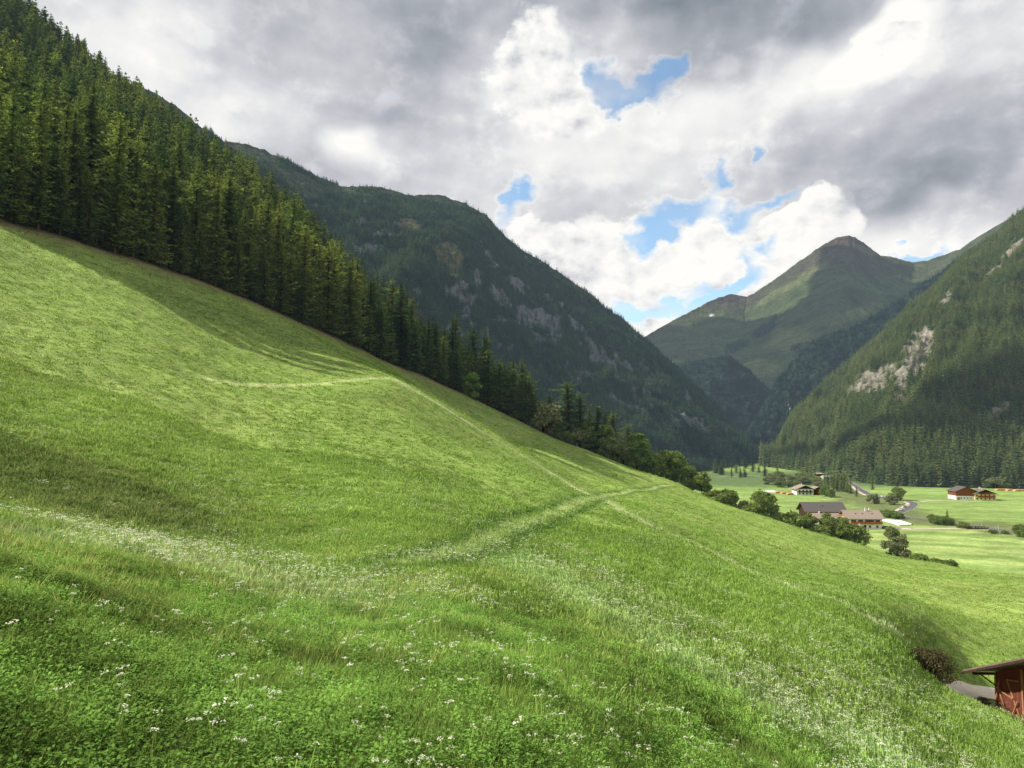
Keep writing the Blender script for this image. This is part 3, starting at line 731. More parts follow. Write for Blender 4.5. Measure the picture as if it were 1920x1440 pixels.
def broad_trunk(seed, H, zb, cs, rad=.22, stems=1):
    r = np.random.default_rng(seed); parts = []
    tops = []
    for s in range(stems):
        a = r.random() * 6.28; o = .25 * (stems > 1)
        bx, by = math.cos(a) * o, math.sin(a) * o
        tx, ty = bx * 4 + r.normal() * .2, by * 4 + r.normal() * .2
        parts.append(tube([(bx, by, -.8), (bx, by, .1), (tx * .6, ty * .6, zb + (H - zb) * .25), (tx, ty, H * .8)], [rad * 1.3, rad, rad * .6, .03], 7))
        tops.append((tx * .6, ty * .6, zb + (H - zb) * .25))
    for c in cs[:14]:
        t = tops[int(r.integers(len(tops)))]
        mid = ((t[0] + c[0]) / 2, (t[1] + c[1]) / 2, (t[2] * .8 + c[2]) / 2)
        parts.append(tube([(t[0] * .6, t[1] * .6, t[2] * .7), mid, c[:3]], [rad * .4, rad * .22, .02], 5))
    V, Fq = join_vf(parts); return mesh_np('trunk', V, Fq)

NEAR = []      # (trunk mesh, crown mesh, height)
for i, (R, rg, pw) in enumerate([(4.6, .5, .62), (4.2, .6, .50), (5.2, .6, .45), (4.4, .65, .66), (5.0, .45, .72), (4.9, .7, .38), (4.2, .6, .55)]):
    cm = quads_mesh('crown', conifer_crown(30 + i, 36, 12, 6, 20, R, .06, rg, pw, .52)); cm.materials.append(M_SPRUCE)
    tm = conifer_trunk(20, 60 + i); tm.materials.append(M_BARK)
    NEAR.append((tm, cm))
for i in range(2):
    cm = quads_mesh('crown', conifer_crown(50 + i, 34, 11, 6, 20, 4.9 + .4 * i, .10, .75, .34, .50)); cm.materials.append(M_LARCH)
    tm = conifer_trunk(20, 70 + i); tm.materials.append(M_BARK)
    NEAR.append((tm, cm))
def far_conifer(seed, mat, R=3.0, levels=9, nb=5):
    r = random.Random(seed)
    me = quads_mesh('far_tree', conifer_crown(seed, levels, nb, 1, 16, R, .03, .35, .8 + .2 * r.random(), 1.25)); me.materials.append(mat); return me
def thick_conifer(seed, mat):
    me = quads_mesh('forest_tree', conifer_crown(seed, 22, 9, 3, 20, 3.9, .05, .5, .65, .75)); me.materials.append(mat); return me

# ------------------------------------------------------------------ scattering one mass of plants
def scatter(name, protos, P, rot, scl, idx, label, cat, tint=None):
    me = bpy.data.meshes.new(name)
    n = len(P); me.vertices.add(n); me.vertices.foreach_set('co', np.asarray(P, np.float32).ravel())
    a = me.attributes.new('rot', 'FLOAT_VECTOR', 'POINT'); a.data.foreach_set('vector', np.asarray(rot, np.float32).ravel())
    a = me.attributes.new('scl', 'FLOAT_VECTOR', 'POINT'); a.data.foreach_set('vector', np.asarray(scl, np.float32).ravel())
    a = me.attributes.new('idx', 'INT', 'POINT'); a.data.foreach_set('value', np.asarray(idx, np.int32))
    if tint is not None:
        a = me.attributes.new('tint', 'FLOAT_COLOR', 'POINT'); a.data.foreach_set('color', np.concatenate([tint, np.ones((n, 1))], 1).astype(np.float32).ravel())
    me.update()
    o = bpy.data.objects.new(name, me); COL.objects.link(o)
    col = bpy.data.collections.new(name + '_kinds')
    for i, pm in enumerate(protos):
        po = bpy.data.objects.new('%s_kind_%02d' % (name, i), pm); col.objects.link(po)
    t = bpy.data.node_groups.new(name, 'GeometryNodeTree')
    t.interface.new_socket('Geometry', in_out='INPUT', socket_type='NodeSocketGeometry')
    t.interface.new_socket('Geometry', in_out='OUTPUT', socket_type='NodeSocketGeometry')
    N = t.nodes; gi = N.new('NodeGroupInput'); go = N.new('NodeGroupOutput')
    ip = N.new('GeometryNodeInstanceOnPoints'); ci = N.new('GeometryNodeCollectionInfo')
    ci.inputs['Collection'].default_value = col; ci.inputs['Separate Children'].default_value = True; ci.inputs['Reset Children'].default_value = True
    def attr(nm, tp):
        q = N.new('GeometryNodeInputNamedAttribute'); q.data_type = tp; q.inputs['Name'].default_value = nm; return q.outputs['Attribute']
    t.links.new(gi.outputs[0], ip.inputs['Points']); t.links.new(ci.outputs[0], ip.inputs['Instance'])
    ip.inputs['Pick Instance'].default_value = True
    t.links.new(attr('idx', 'INT'), ip.inputs['Instance Index'])
    t.links.new(attr('rot', 'FLOAT_VECTOR'), ip.inputs['Rotation'])
    t.links.new(attr('scl', 'FLOAT_VECTOR'), ip.inputs['Scale'])
    t.links.new(ip.outputs[0], go.inputs[0])
    md = o.modifiers.new('scatter', 'NODES'); md.node_group = t
    tag(o, label, cat, kind='stuff')
    return o

def scatter_mount(key, n, protos, hmin, hmax, seed, label, pxr=(-60, 1990), dens=None, sink=1.0):
    V, T, ok = MOUNT[key]; r = np.random.default_rng(seed)
    nr, nc = ok.shape
    A, B, C_ = V[:-1, :-1], V[:-1, 1:], V[1:, :-1]
    ar = np.linalg.norm(np.cross(B - A, C_ - A), axis=-1)
    cen = (A + B + C_ + V[1:, 1:]) / 4
    qx, qy = proj(cen)
    w = ar * ok[:-1, :-1] * ((qx > pxr[0]) & (qx < pxr[1]) & (qy > -60) & (qy < 960)) * (T[:-1] > -.12)[:, None]
    if dens is not None: w = w * dens(cen, qx, qy)
    w = w / np.maximum(np.linalg.norm(cen, axis=-1), 1) ** .8
    w = w.ravel(); w /= w.sum()
    f = r.choice(len(w), n, p=w); i, j = f // (nc - 1), f % (nc - 1)
    a, b = r.random(n)[:, None], r.random(n)[:, None]
    P = (V[i, j] * (1 - a) + V[i, j + 1] * a) * (1 - b) + (V[i + 1, j] * (1 - a) + V[i + 1, j + 1] * a) * b
    nz = fbm(P[:, 0] / 45, P[:, 1] / 45, 3, seed)
    h = (hmin + (hmax - hmin) * np.clip(T[i] * 1.1, 0, 1)) * (.62 + .55 * r.random(n)) * (.75 + .5 * nz)
    P[:, 2] -= sink
    k = h / 16.0
    scl = np.stack([k * (.85 + .4 * r.random(n)), k * (.85 + .4 * r.random(n)), k], 1)
    rot = np.stack([r.normal(size=n) * .03, r.normal(size=n) * .03, r.random(n) * 6.283], 1)
    return scatter('mountain_forest', protos, P, rot, scl, r.integers(0, len(protos), n), label, 'forest')
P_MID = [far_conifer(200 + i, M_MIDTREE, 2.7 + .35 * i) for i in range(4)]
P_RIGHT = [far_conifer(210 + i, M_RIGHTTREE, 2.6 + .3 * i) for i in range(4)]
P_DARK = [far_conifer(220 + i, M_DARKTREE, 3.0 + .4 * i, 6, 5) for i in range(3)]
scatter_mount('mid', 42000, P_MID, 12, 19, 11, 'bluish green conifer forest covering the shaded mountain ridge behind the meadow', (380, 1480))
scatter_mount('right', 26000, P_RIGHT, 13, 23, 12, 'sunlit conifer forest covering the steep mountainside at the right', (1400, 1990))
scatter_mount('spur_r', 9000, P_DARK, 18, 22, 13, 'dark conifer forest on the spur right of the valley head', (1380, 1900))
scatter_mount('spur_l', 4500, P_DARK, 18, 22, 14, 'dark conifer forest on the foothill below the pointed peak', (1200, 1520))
scatter_mount('far', 5000, P_DARK, 20, 26, 15, 'patches of dark conifers on the lower slopes of the pointed peak', (1200, 1900))

# ------------------------------------------------------------------ the forest above the meadow
ex_y = [p[1] for p in EDGE[:-1]]; ex_x = [p[0] for p in EDGE[:-1]]
r = np.random.default_rng(5)
cand = []
n = 60000
u = r.uniform(-1.0, .30, n); Y = np.exp(r.uniform(math.log(95), math.log(640), n))
x = u * Y; z = gz(x, Y)
exy = np.interp(Y, ex_y, ex_x)
dx = exy - x                               # metres into the forest
dE, _ = poly_dist(x, Y, EDGE)
ok = ((x < exy) | (Y > 287)) & (dE > 1.0) & (z > VALLEY + 6) & (u < .03 + .0 * Y)
keep = np.nonzero(ok & (r.random(n) < np.clip((Y / 640) ** 2 * 3 + .10, 0, 1)))[0]
# thin to a spacing
sel = []; cell = {}
order = keep[np.argsort(np.hypot(x[keep], Y[keep]))]
for i in order:
    sp = 4.9 if Y[i] < 330 else 5.8
    cx_, cy2 = int(x[i] // 6), int(Y[i] // 6); bad = False
    for a in (-1, 0, 1):
        for b in (-1, 0, 1):
            for (px_, py_) in cell.get((cx_ + a, cy2 + b), ()):
                if (px_ - x[i]) ** 2 + (py_ - Y[i]) ** 2 < sp * sp: bad = True; break
            if bad: break
        if bad: break
    if not bad:
        cell.setdefault((cx_, cy2), []).append((x[i], Y[i])); sel.append(i)
FOREST = []
for i in sel:
    h = 18 + 13 * r.random() + 3 * (vnoise(np.array([x[i] / 30]), np.array([Y[i] / 30]), 3)[0] - .5)
    if Y[i] > 245 and dE[i] < 30: h *= .9
    if dE[i] < 17: h = 13 + 6 * r.random() if r.random() > .12 else 23 + 7 * r.random()
    elif dE[i] < 55: h *= .68 + .42 * r.random()
    elif r.random() < .15: h *= .7
    FOREST.append((x[i], Y[i], z[i], h, dE[i]))
FOREST = np.array(FOREST)
# front row right along the edge so the wall of trees is closed
front = []
for q in np.arange(0, 1, .0095):
    t = q * (len(EDGE) - 4); i = int(t); f = t - i
    p = EDGE[i] * (1 - f) + EDGE[i + 1] * f
    px_, py_ = p[0] - 1.5 - r.random() * 2, p[1] + 1.5 + r.random() * 2
    if r.random() < .14: continue
    front.append((px_, py_, float(gz(px_, py_)), (12 + 6 * r.random() if r.random() > .13 else 22 + 8 * r.random()) * (.9 if p[1] > 245 else 1), 1.5))
FOREST = np.concatenate([np.array(front), FOREST])
qx, qy = proj(FOREST[:, :3])
inview = (qx > -60) & (qx < 1300)
FOREST = FOREST[inview]; qx = qx[inview]
score = (FOREST[:, 3] / np.hypot(FOREST[:, 0], FOREST[:, 1])) * np.exp(-FOREST[:, 4] / 60)
rank = np.argsort(-score)
near_i, far_i = rank[:262], rank[262:]
EMPTY = bpy.data.objects.new
def thing(name, label, cat, loc, rz=0, group=None, scale=1.0):
    o = bpy.data.objects.new(name, None); COL.objects.link(o)
    o.empty_display_size = .5; o.location = loc; o.rotation_euler = (0, 0, rz)
    o.scale = (scale,) * 3 if not hasattr(scale, '__len__') else scale
    return tag(o, label, cat, group)
def part(name, me, root, **kw):
    o = bpy.data.objects.new(name, me); COL.objects.link(o); o.parent = root
    for k, v in kw.items(): o[k] = v
    return o
for i in near_i:
    X, Yy, Z, h, d = FOREST[i]
    k = h / 20
    if X < -62: lb, gp = 'tall dark green conifer in the dense forest high above the upper meadow', 'conifers of the forest above the upper meadow'
    elif X < -28: lb, gp = 'dark green conifer where the forest edge comes down along the meadow', 'conifers along the descending forest edge'
    else: lb, gp = 'slender conifer in the narrowing tree belt beyond the meadow crest', 'conifers of the tree belt beyond the meadow crest'
    t = thing('conifer_tree', lb, 'tree', (X, Yy, Z - .3), float(r.random() * 6.28), gp, (k * (.9 + .45 * r.random()),) * 2 + (k,))
    tm, cm = NEAR[int(r.integers(len(NEAR)))]
    part('trunk', tm, t); part('crown', cm, t)
P_FOR = [thick_conifer(240 + i, M_LARCH if i > 3 else M_SPRUCE) for i in range(6)]
Fo = FOREST[far_i]; nF = len(Fo)
k = Fo[:, 3] / 20
scatter('forest', P_FOR, Fo[:, :3] - np.array([0, 0, .3]), np.stack([np.zeros(nF), np.zeros(nF), r.random(nF) * 6.28], 1),
        np.stack([k * (1.0 + .4 * r.random(nF)), k * (1.0 + .4 * r.random(nF)), k], 1), r.integers(0, 6, nF),
        'dense dark conifer forest filling the slope behind the forest edge', 'forest')
print('forest', len(FOREST))

# ------------------------------------------------------------------ broadleaved trees and bushes, each a thing
BROAD = {}
def broad(kind, seed):
    key = (kind, seed)
    if key in BROAD: return BROAD[key]
    W, H, zb, cl, lv, sz, mat, stems = {
        'round': (3.7, 8.0, .4, 34, 5600, .26, M_LEAF, 1), 'tall': (3.0, 10.0, 1.0, 26, 4200, .30, M_LEAF, 2),
        'bush': (2.9, 4.0, -.2, 18, 3000, .24, M_LEAF, 3), 'bright': (3.2, 8.5, .4, 22, 4200, .30, M_LEAF_BRIGHT, 1),
        'olive': (3.0, 5.0, .0, 16, 2200, .28, M_LEAF_OLIVE, 3), 'birch': (2.6, 9.0, .8, 26, 3000, .24, M_LEAF_OLIVE, 2),
        'twig': (1.9, 2.6, -.2, 24, 5200, .075, M_TWIG, 6)}[kind]
    Q, cs = broad_crown(seed, W, H, zb, cl, lv, sz)
    cm = quads_mesh('crown', Q); cm.materials.append(mat)
    tm = broad_trunk(seed, H, zb, cs, .16, stems); tm.materials.append(M_BARK)
    BROAD[key] = (tm, cm, H); return BROAD[key]
BR = random.Random(3)
def put_tree(kind, px, py, Y, hpx, label, name='tree', cat='tree', group=None, wide=1.0, on=None):
    tm, cm, H = broad(kind, BR.randint(1, 3))
    p = pt(px, py, Y); z = float(gz(p[0], p[1]))
    h = hpx / F * Y * 1.18
    k = h / H
    t = thing(name, label, cat, (p[0], p[1], z - .15), BR.random() * 6.28, group, (k * wide, k * wide, k))
    part('trunk', tm, t); part('crown', cm, t); return t
def put_conifer(px, py, Y, hpx, label, group=None, wide=1.0):
    p = pt(px, py, Y); z = float(gz(p[0], p[1])); k = hpx / F * Y / 20
    t = thing('conifer_tree', label, 'tree', (p[0], p[1], z - .2), BR.random() * 6.28, group, (k * wide, k * wide, k))
    tm, cm = NEAR[BR.randrange(len(NEAR))]
    part('trunk', tm, t); part('crown', cm, t); return t
# trees along the lower edge of the belt, left to right
put_tree('bright', 884, 752, 262, 42, 'small round green tree standing alone before the conifers beyond the crest', wide=1.15)
for (a, b, Y, h, w, lb) in [(915,768,268,92,1.0,'first of the olive green conifers right of the small round tree'),(938,775,272,84,1.1,'second olive green conifer right of the small round tree'),(962,788,274,80,1.1,'third olive green conifer right of the small round tree'),
    (992,802,278,78,1.2,'conifer ending the clump above the middle of the meadow edge'),(1065,840,282,100,1.35,'broad tall conifer beside the pale bush at the bare earth'),(1088,848,286,88,1.1,'conifer just behind the broad tall one at the bare earth'),
    (1122,858,290,84,1.0,'slim conifer in the middle of the lower belt'),(1150,866,292,86,1.0,'slim pointed conifer above the purplish bush'),(1178,872,296,76,1.0,'conifer rising behind the bright green tree'),(1207,884,300,72,1.1,'last dark conifer of the lower belt'),
    (1030,830,300,70,1.0,'conifer half hidden behind the pale round bush'),(1135,862,310,90,1.0,'tall thin conifer at the back of the lower belt'),(1105,852,300,76,1.0,'dark conifer tucked between its taller neighbours'),(1192,880,312,76,1.1,'conifer at the far back of the lower belt')]:
    put_conifer(a, b, Y, h * 1.15, lb, wide=w * 1.7)
for (kd, a, b, Y, h, w, lb) in [('tall',975,792,276,34,1.4,'low leafy tree filling the foot of the conifer clump'),('round',1060,836,282,36,1.5,'rounded bush at the foot of the broad tall conifer'),('olive',1080,842,283,30,1.4,'pale bush right of the broad tall conifer'),('round',1168,876,286,40,1.3,'dark leafy tree tucked left of the bright green one'),('olive',1022,816,279,48,1.2,'pale round bush at the foot of the conifer clump'),('tall',1135,862,284,54,1.2,'leafy tree below the slim conifers'),('tall',1102,852,284,44,1.3,'low leafy tree right of the bare earth'),
    ('olive',1152,868,284,34,1.3,'purplish grey bush left of the bright green tree'),('bright',1195,890,285,62,1.1,'bright green leafy tree in the lower belt'),('round',1222,898,288,40,1.2,'dark leafy bush right of the bright green tree'),
    ('round',1255,908,290,54,1.2,'round leafy tree at the end of the hill crest'),('round',1240,900,300,50,1.0,'leafy tree just behind the crest'),
    ('tall',1318,934,276,42,1.2,'round tree beginning the hedge down the slope'),('round',1292,922,284,40,1.0,'leafy bush below the hill crest'),('round',1366,948,274,34,1.2,'broad bush in the hedge left of the lone round tree'),('olive',1398,958,272,26,1.2,'small pale bush in the hedge'),
    ('round',1432,972,270,50,1.15,'round crowned tree standing proud in the middle of the hedge'),('bush',1462,982,268,24,1.4,'low dark bush in the hedge right of the round crowned tree'),('bush',1490,990,266,32,1.3,'spreading bush in front of the brown barn'),
    ('tall',1520,1000,265,40,1.1,'leafy tree in the hedge below the barn wall'),('tall',1552,1008,263,46,1.0,'upright leafy tree in the hedge before the farmhouse roof'),('round',1578,1016,262,42,1.1,'dark leafy tree near the low end of the hedge'),('bush',1598,1022,261,32,1.2,'bush ending the hedge on the slope'),
    ('bush',1340,944,272,20,1.5,'low undergrowth bush at the top of the hedge'),('bush',1412,968,268,20,1.5,'low bush under the round crowned tree'),('bush',1540,1010,262,22,1.6,'low bush filling the hedge before the farm'),
    ('birch',1672,1034,262,58,1.0,'thin grey green tree, left of the two trees below the farm'),('birch',1690,1038,258,50,1.15,'leafier tree, right of the two trees below the farm'),
    ('bush',1722,1050,250,20,1.3,'first round bush on the lower meadow rim'),('bush',1756,1056,246,17,1.2,'middle round bush on the lower meadow rim'),('bush',1781,1064,242,17,1.2,'last round bush on the lower meadow rim')]:
    put_tree(kd, a, b, Y, h, lb, 'bush' if kd in ('bush', 'olive') else 'broadleaf_tree', 'bush' if kd in ('bush', 'olive') else 'tree', wide=w)
# ------------------------------------------------------------------ builder for houses, cars and small things
class MB:
    def __init__(s): s.V = []; s.F = []
    def add(s, V, Fq):
        o = len(s.V); s.V += [tuple(map(float, v)) for v in V]; s.F += [tuple(i + o for i in q) for q in Fq]; return s
    def box(s, x0, x1, y0, y1, z0, z1):
        V = [(x0,y0,z0),(x1,y0,z0),(x1,y1,z0),(x0,y1,z0),(x0,y0,z1),(x1,y0,z1),(x1,y1,z1),(x0,y1,z1)]
        return s.add(V, [(0,3,2,1),(4,5,6,7),(0,1,5,4),(1,2,6,5),(2,3,7,6),(3,0,4,7)])
    def prism(s, prof, x0, x1):
        """profile in the y-z plane swept along x"""
        n = len(prof); V = [(x0, a, b) for a, b in prof] + [(x1, a, b) for a, b in prof]
        return s.add(V, [tuple(range(n))[::-1], tuple(range(n, 2 * n))] + [(i, (i + 1) % n, n + (i + 1) % n, n + i) for i in range(n)])
    def bar(s, a, b, r, n=4):
        V, Fq = tube([a, b], [r, r], n); s.add(V, Fq); return s.add(V[:n], [tuple(range(n))]) .add(V[n:], [tuple(range(n))])
    def cyl(s, c, r, h, axis='y', n=12):
        d = {'x': (1, 0, 0), 'y': (0, 1, 0), 'z': (0, 0, 1)}[axis]
        a = np.array(c) - np.array(d) * h / 2; b = np.array(c) + np.array(d) * h / 2
        return s.bar(a, b, r, n)
    def mesh(s, name, mats, bevel=0):
        me = bpy.data.meshes.new(name); me.from_pydata(s.V, [], s.F); me.validate()
        for m in (mats if isinstance(mats, (list, tuple)) else [mats]): me.materials.append(m)
        return me
    def build(s, name, mat, root, **kw):
        return part(name, s.mesh(name, mat), root, **kw)
M_WHITE = plain_mat('white render', (.82, .81, .77), .9, .08, 1.5)
M_YELLOW = plain_mat('yellow render', (.78, .66, .30), .9, .08, 1.5)
M_BROWN = plain_mat('dark weathered boards', (.060, .035, .024), .85, .45, 1.2, .2, (6, 6, .4))
M_REDWOOD = plain_mat('red brown boards', (.24, .085, .045), .8, .35, 1.2, .2, (7, 7, .4))
M_ORANGE = plain_mat('orange larch boards', (.42, .17, .06), .8, .3, 1.2, .2, (6, 6, .4))
M_ROOFG = plain_mat('grey roof tiles', (.125, .112, .108), .85, .18, 3, .3)
M_ROOFB = plain_mat('brown roof tiles', (.34, .27, .215), .85, .18, 3, .3)
M_ROOFD = plain_mat('dark roof tiles', (.17, .14, .115), .85, .2, 3, .3)
M_GLASS = plain_mat('window glass', (.03, .035, .04), .15, .1, 2, .6)
M_SHUT = plain_mat('dark shutters', (.05, .04, .045), .7)
M_FLOWR = plain_mat('balcony flowers', (.55, .10, .07), .8, .6, 14)
M_PALE = plain_mat('pale stone', (.50, .46, .40), .9, .15, 2)
M_PLASTIC = plain_mat('white plastic sheet', (.85, .85, .85), .4, .06, 1, .5)
M_LOG = plain_mat('cut timber', (.58, .36, .16), .8, .35, 4)
M_TYRE = plain_mat('tyre rubber', (.02, .02, .02), .9)
M_CARW = plain_mat('white car paint', (.75, .76, .78), .25, .03, 2, .6)
M_CARD = plain_mat('dark car paint', (.02, .028, .045), .2, .05, 2, .7)
M_CARS = plain_mat('grey car paint', (.16, .17, .19), .25, .05, 2, .6)
M_LAMP = plain_mat('headlight glass', (.8, .8, .75), .2, .02, 2, .6)

def vY(py): return float(VALLEY / ray(960, py)[1])
def vpos(px, py):
    """spot on the valley floor seen at a pixel"""
    Y = vY(py); p = pt(px, py, Y); return np.array([p[0], p[1], float(gz(p[0], p[1]))])

def gable_house(name, label, cat, px, py, Yoff, W, D, h, rise, rz, wall, roof, oh=1.0, gable=None, base=None, base_h=0):
    """W along the ridge, D across it; local front is -y, gables at the x ends"""
    Y = vY(py) + Yoff; p = pt(px, py, Y); z = float(gz(p[0], p[1])) - .1
    t = thing(name, label, cat, (p[0], p[1], z), rz)
    hw, hd = W / 2, D / 2
    b0 = base_h if base else 0
    m = MB(); m.box(-hw, hw, -hd, hd, b0 - (0 if base else .6), h); m.build('wall', wall, t)
    if base:
        m = MB(); m.box(-hw - .04, hw + .04, -hd - .04, hd + .04, -.6, b0); m.build('ground_floor_wall', base, t)
    m = MB()
    for sx in (-1, 1):
        m.prism([(-hd, h), (hd, h), (0, h + rise)], sx * hw - (.12 if sx > 0 else 0), sx * hw + (.12 if sx < 0 else 0))
    m.build('gable', gable or wall, t)
    k = rise / hd; e = oh; th = .28
    rf = None
    for i, sy in enumerate((-1, 1)):
        y1 = sy * (hd + e); z1 = h - k * e
        prof = [(0, h + rise + .02), (y1, z1 + .02), (y1, z1 + th), (0, h + rise + th)]
        m = MB(); m.prism(prof, -hw - oh, hw + oh); r_ = m.build('roof', roof, t)
        rf = rf or r_
    return t, rf, (hw, hd, h, rise)
def window(t, x, y, z, w=1.1, h=1.3, side='front', shutters=True):
    m = MB(); s = MB(); g_ = MB()
    def bx(mm, a0, a1, d0, d1, z0, z1):
        if side == 'front': mm.box(a0, a1, y - d1, y - d0, z0, z1)
        else: mm.box(x - d1, x - d0, a0, a1, z0, z1)
    c = x if side == 'front' else y
    bx(m, c - w / 2 - .08, c + w / 2 + .08, 0, .05, z - .08, z + h + .08)
    fr = m.build('window', M_PALE, t)
    bx(g_, c - w / 2, c + w / 2, .04, .07, z, z + h); gp = g_.build('pane', M_GLASS, fr)
    if shutters:
        for q in (-1, 1):
            s = MB(); bx(s, c + q * (w / 2 + .38) - .28, c + q * (w / 2 + .38) + .28, .01, .09, z - .05, z + h + .05); s.build('shutter', M_SHUT, fr)
def balcony(t, x0, x1, y, z, depth=1.1, flowers=True, mat=None):
    m = MB(); m.box(x0, x1, y - depth, y - .01, z - .15, z); m.box(x0, x1, y - depth, y - depth + .06, z + .15, z + .95)
    m.box(x0, x0 + .06, y - depth + .07, y - .01, z + .15, z + .95); m.box(x1 - .06, x1, y - depth + .07, y - .01, z + .15, z + .95)
    b = m.build('balcony', mat or M_ORANGE, t)
    if flowers:
        q = MB(); rr = random.Random(int(x0 * 10 + z * 7)); x = x0 + .1
        while x < x1 - .5:
            w = .3 + rr.random() * .4; q.box(x, x + w, y - depth - .22, y - depth - .01, z + .72 + rr.random() * .1, z + .95 + rr.random() * .25); x += w + .03 + (rr.random() < .2) * .4
        q.build('flower_box', M_FLOWR, b)
def chimney(rf, x, y, z, h=1.4, s=.35):
    m = MB(); m.box(x - s, x + s, y - s, y + s, z - .8, z + h); m.box(x - s - .08, x + s + .08, y - s - .08, y + s + .08, z + h + .01, z + h + .12); m.build('chimney', M_WHITE, rf)

# first farm: farmhouse, brown barn and its low annex
A1 = -math.radians(4)
t, rf, (hw, hd, h, ri) = gable_house('farmhouse', 'white alpine farmhouse with brown roof and long flowered balcony beside the brown barn', 'farmhouse', 1614, 993, 6.5, 17.5, 12, 5.9, 3.3, A1, M_WHITE, M_ROOFB, 1.1, M_ORANGE)
for i, x in enumerate((-5.8, -2.2, 1.2, 3.4, 6.4)): window(t, x, -hd, 3.6, 1.0, 1.25)
for x in (-6.2, -3.6, 2.4, 6.2): window(t, x, -hd, .9, 1.0, 1.1, shutters=False)
window(t, -hw, -2.5, 3.5, 1.0, 1.2, 'side'); window(t, -hw, 2.5, 3.5, 1.0, 1.2, 'side')
balcony(t, -7.6, 8.6, -hd, 2.9)
m = MB(); m.box(-.8, .5, -hd - .08, -hd, .05, 2.2); d_ = m.build('door', M_BROWN, t); m = MB(); m.cyl((.3, -hd - .11, 1.1), .05, .06, 'y', 6); m.build('handle', M_PALE, d_)
chimney(rf, 2.4, -.8, h + ri); chimney(rf, 5.0, .6, h + ri, 1.2)
for x in (-4, -.5, 4.5):
    m = MB(); m.box(x, x + .7, -3.2, -2.5, h + 1.9, h + 2.15); m.build('skylight', M_SHUT, rf)
t, rf, (hw, hd, h, ri) = gable_house('barn', 'long dark brown barn with wide grey roof behind the white farmhouse', 'barn', 1541, 985, 4, 20.5, 13, 8.3, 4.0, A1, M_BROWN, M_ROOFG, 1.3)
m = MB(); m.box(-2.2, 2.2, -hd - .1, -hd, -.2, 3.4); m.build('barn_door', M_REDWOOD, t)
m = MB(); m.box(-.9, .0, -3.4, -2.5, h + 2.0, h + 2.5); m.build('roof_vent', M_SHUT, rf)
m = MB(); m.box(-hw - .03, hw + .03, -hd - .03, hd + .03, -.6, 1.6); m.build('plinth', M_PALE, t)
t, rf, (hw, hd, h, ri) = gable_house('annex', 'low annex with beige roof tucked between the brown barn and the white farmhouse', 'annex', 1549, 988, 0, 15, 8, 4.9, 2.4, A1, M_WHITE, M_ROOFB, .8, M_BROWN)
chimney(rf, -3.5, -.2, h + ri, 1.0, .3); window(t, 3, -hd, 1.6); window(t, -2, -hd, 1.6)
m = MB(); m.box(5.0, 6.1, -hd - .06, -hd, .05, 2.1); m.build('door', M_BROWN, t)
# second farm
G = math.radians(90)
t, rf, (hw, hd, h, ri) = gable_house('farmhouse', 'white gable fronted farmhouse with light roof in the middle of the valley', 'farmhouse', 1505, 929, 8, 15, 14, 5.3, 3.0, G - math.radians(6), M_WHITE, M_ROOFB, 1.6, M_BROWN)
for y in (-4.5, -1.5, 1.5, 4.5):
    window(t, -hw, y, 3.3, 1.2, 1.2, 'side', False); window(t, -hw, y, .8, 1.2, 1.3, 'side', False)
m = MB(); m.box(-hw - 1.0, -hw - .01, -6, 6, 2.5, 2.65); m.box(-hw - 1.0, -hw - .94, -6, 6, 2.75, 3.4); m.build('balcony', M_BROWN, t)
chimney(rf, 1, .4, h + ri, 1.2)
t, rf, (hw, hd, h, ri) = gable_house('barn', 'small dark brown barn right of the white gable fronted farmhouse', 'barn', 1531, 929, 12, 14, 11.5, 4.2, 2.6, G - math.radians(6), M_BROWN, M_ROOFB, 1.0)
m = MB(); m.box(-hw - .1, -hw, -1.6, 1.6, -.2, 2.8); m.build('barn_door', M_REDWOOD, t)
# third farm
t, rf, (hw, hd, h, ri) = gable_house('barn', 'red brown gabled barn on a whitewashed ground floor below the forest', 'barn', 1804.5, 937, 8, 16, 15.2, 6.9, 3.4, G - math.radians(10), M_REDWOOD, M_ROOFG, 1.0, M_REDWOOD, M_WHITE, 3.3)
for y in (-3.2, -.8, 1.6, 4.0): window(t, -hw - .04, y, 1.2, .8, .9, 'side', False)
m = MB(); m.box(-hw - .10, -hw - .04, 5.0, 6.8, -.1, 2.4); m.build('barn_door', M_ORANGE, t)
t, rf, (hw, hd, h, ri) = gable_house('farmhouse', 'yellow farmhouse with two dark balconies next to the red brown barn', 'farmhouse', 1841, 938, 8, 14, 15, 5.5, 3.0, G - math.radians(12), M_YELLOW, M_ROOFD, 1.5, M_BROWN)
for z_, n_ in ((.9, 5), (3.4, 5)):
    for q in range(n_): window(t, -hw, -6 + q * 3, z_, 1.0, 1.2, 'side', False)
for z_, y0, y1 in ((2.7, -6.8, 5.5), (5.3, -4, 4)):
    m = MB(); m.box(-hw - 1.2, -hw - .01, y0, y1, z_ - .15, z_); m.box(-hw - 1.2, -hw - 1.14, y0, y1, z_ + .1, z_ + .85)
    b = m.build('balcony', M_BROWN, t); q = MB(); yy = y0
    while yy < y1 - .7: w_ = .6; q.box(-hw - 1.45, -hw - 1.21, yy, yy + w_, z_ + .6, z_ + .85 + random.random() * .2); yy += .75
    q.build('flower_box', M_FLOWR, b)
chimney(rf, 2, .4, h + ri, 1.5, .5); chimney(rf, -4, 1.0, h + ri, .8, .3)
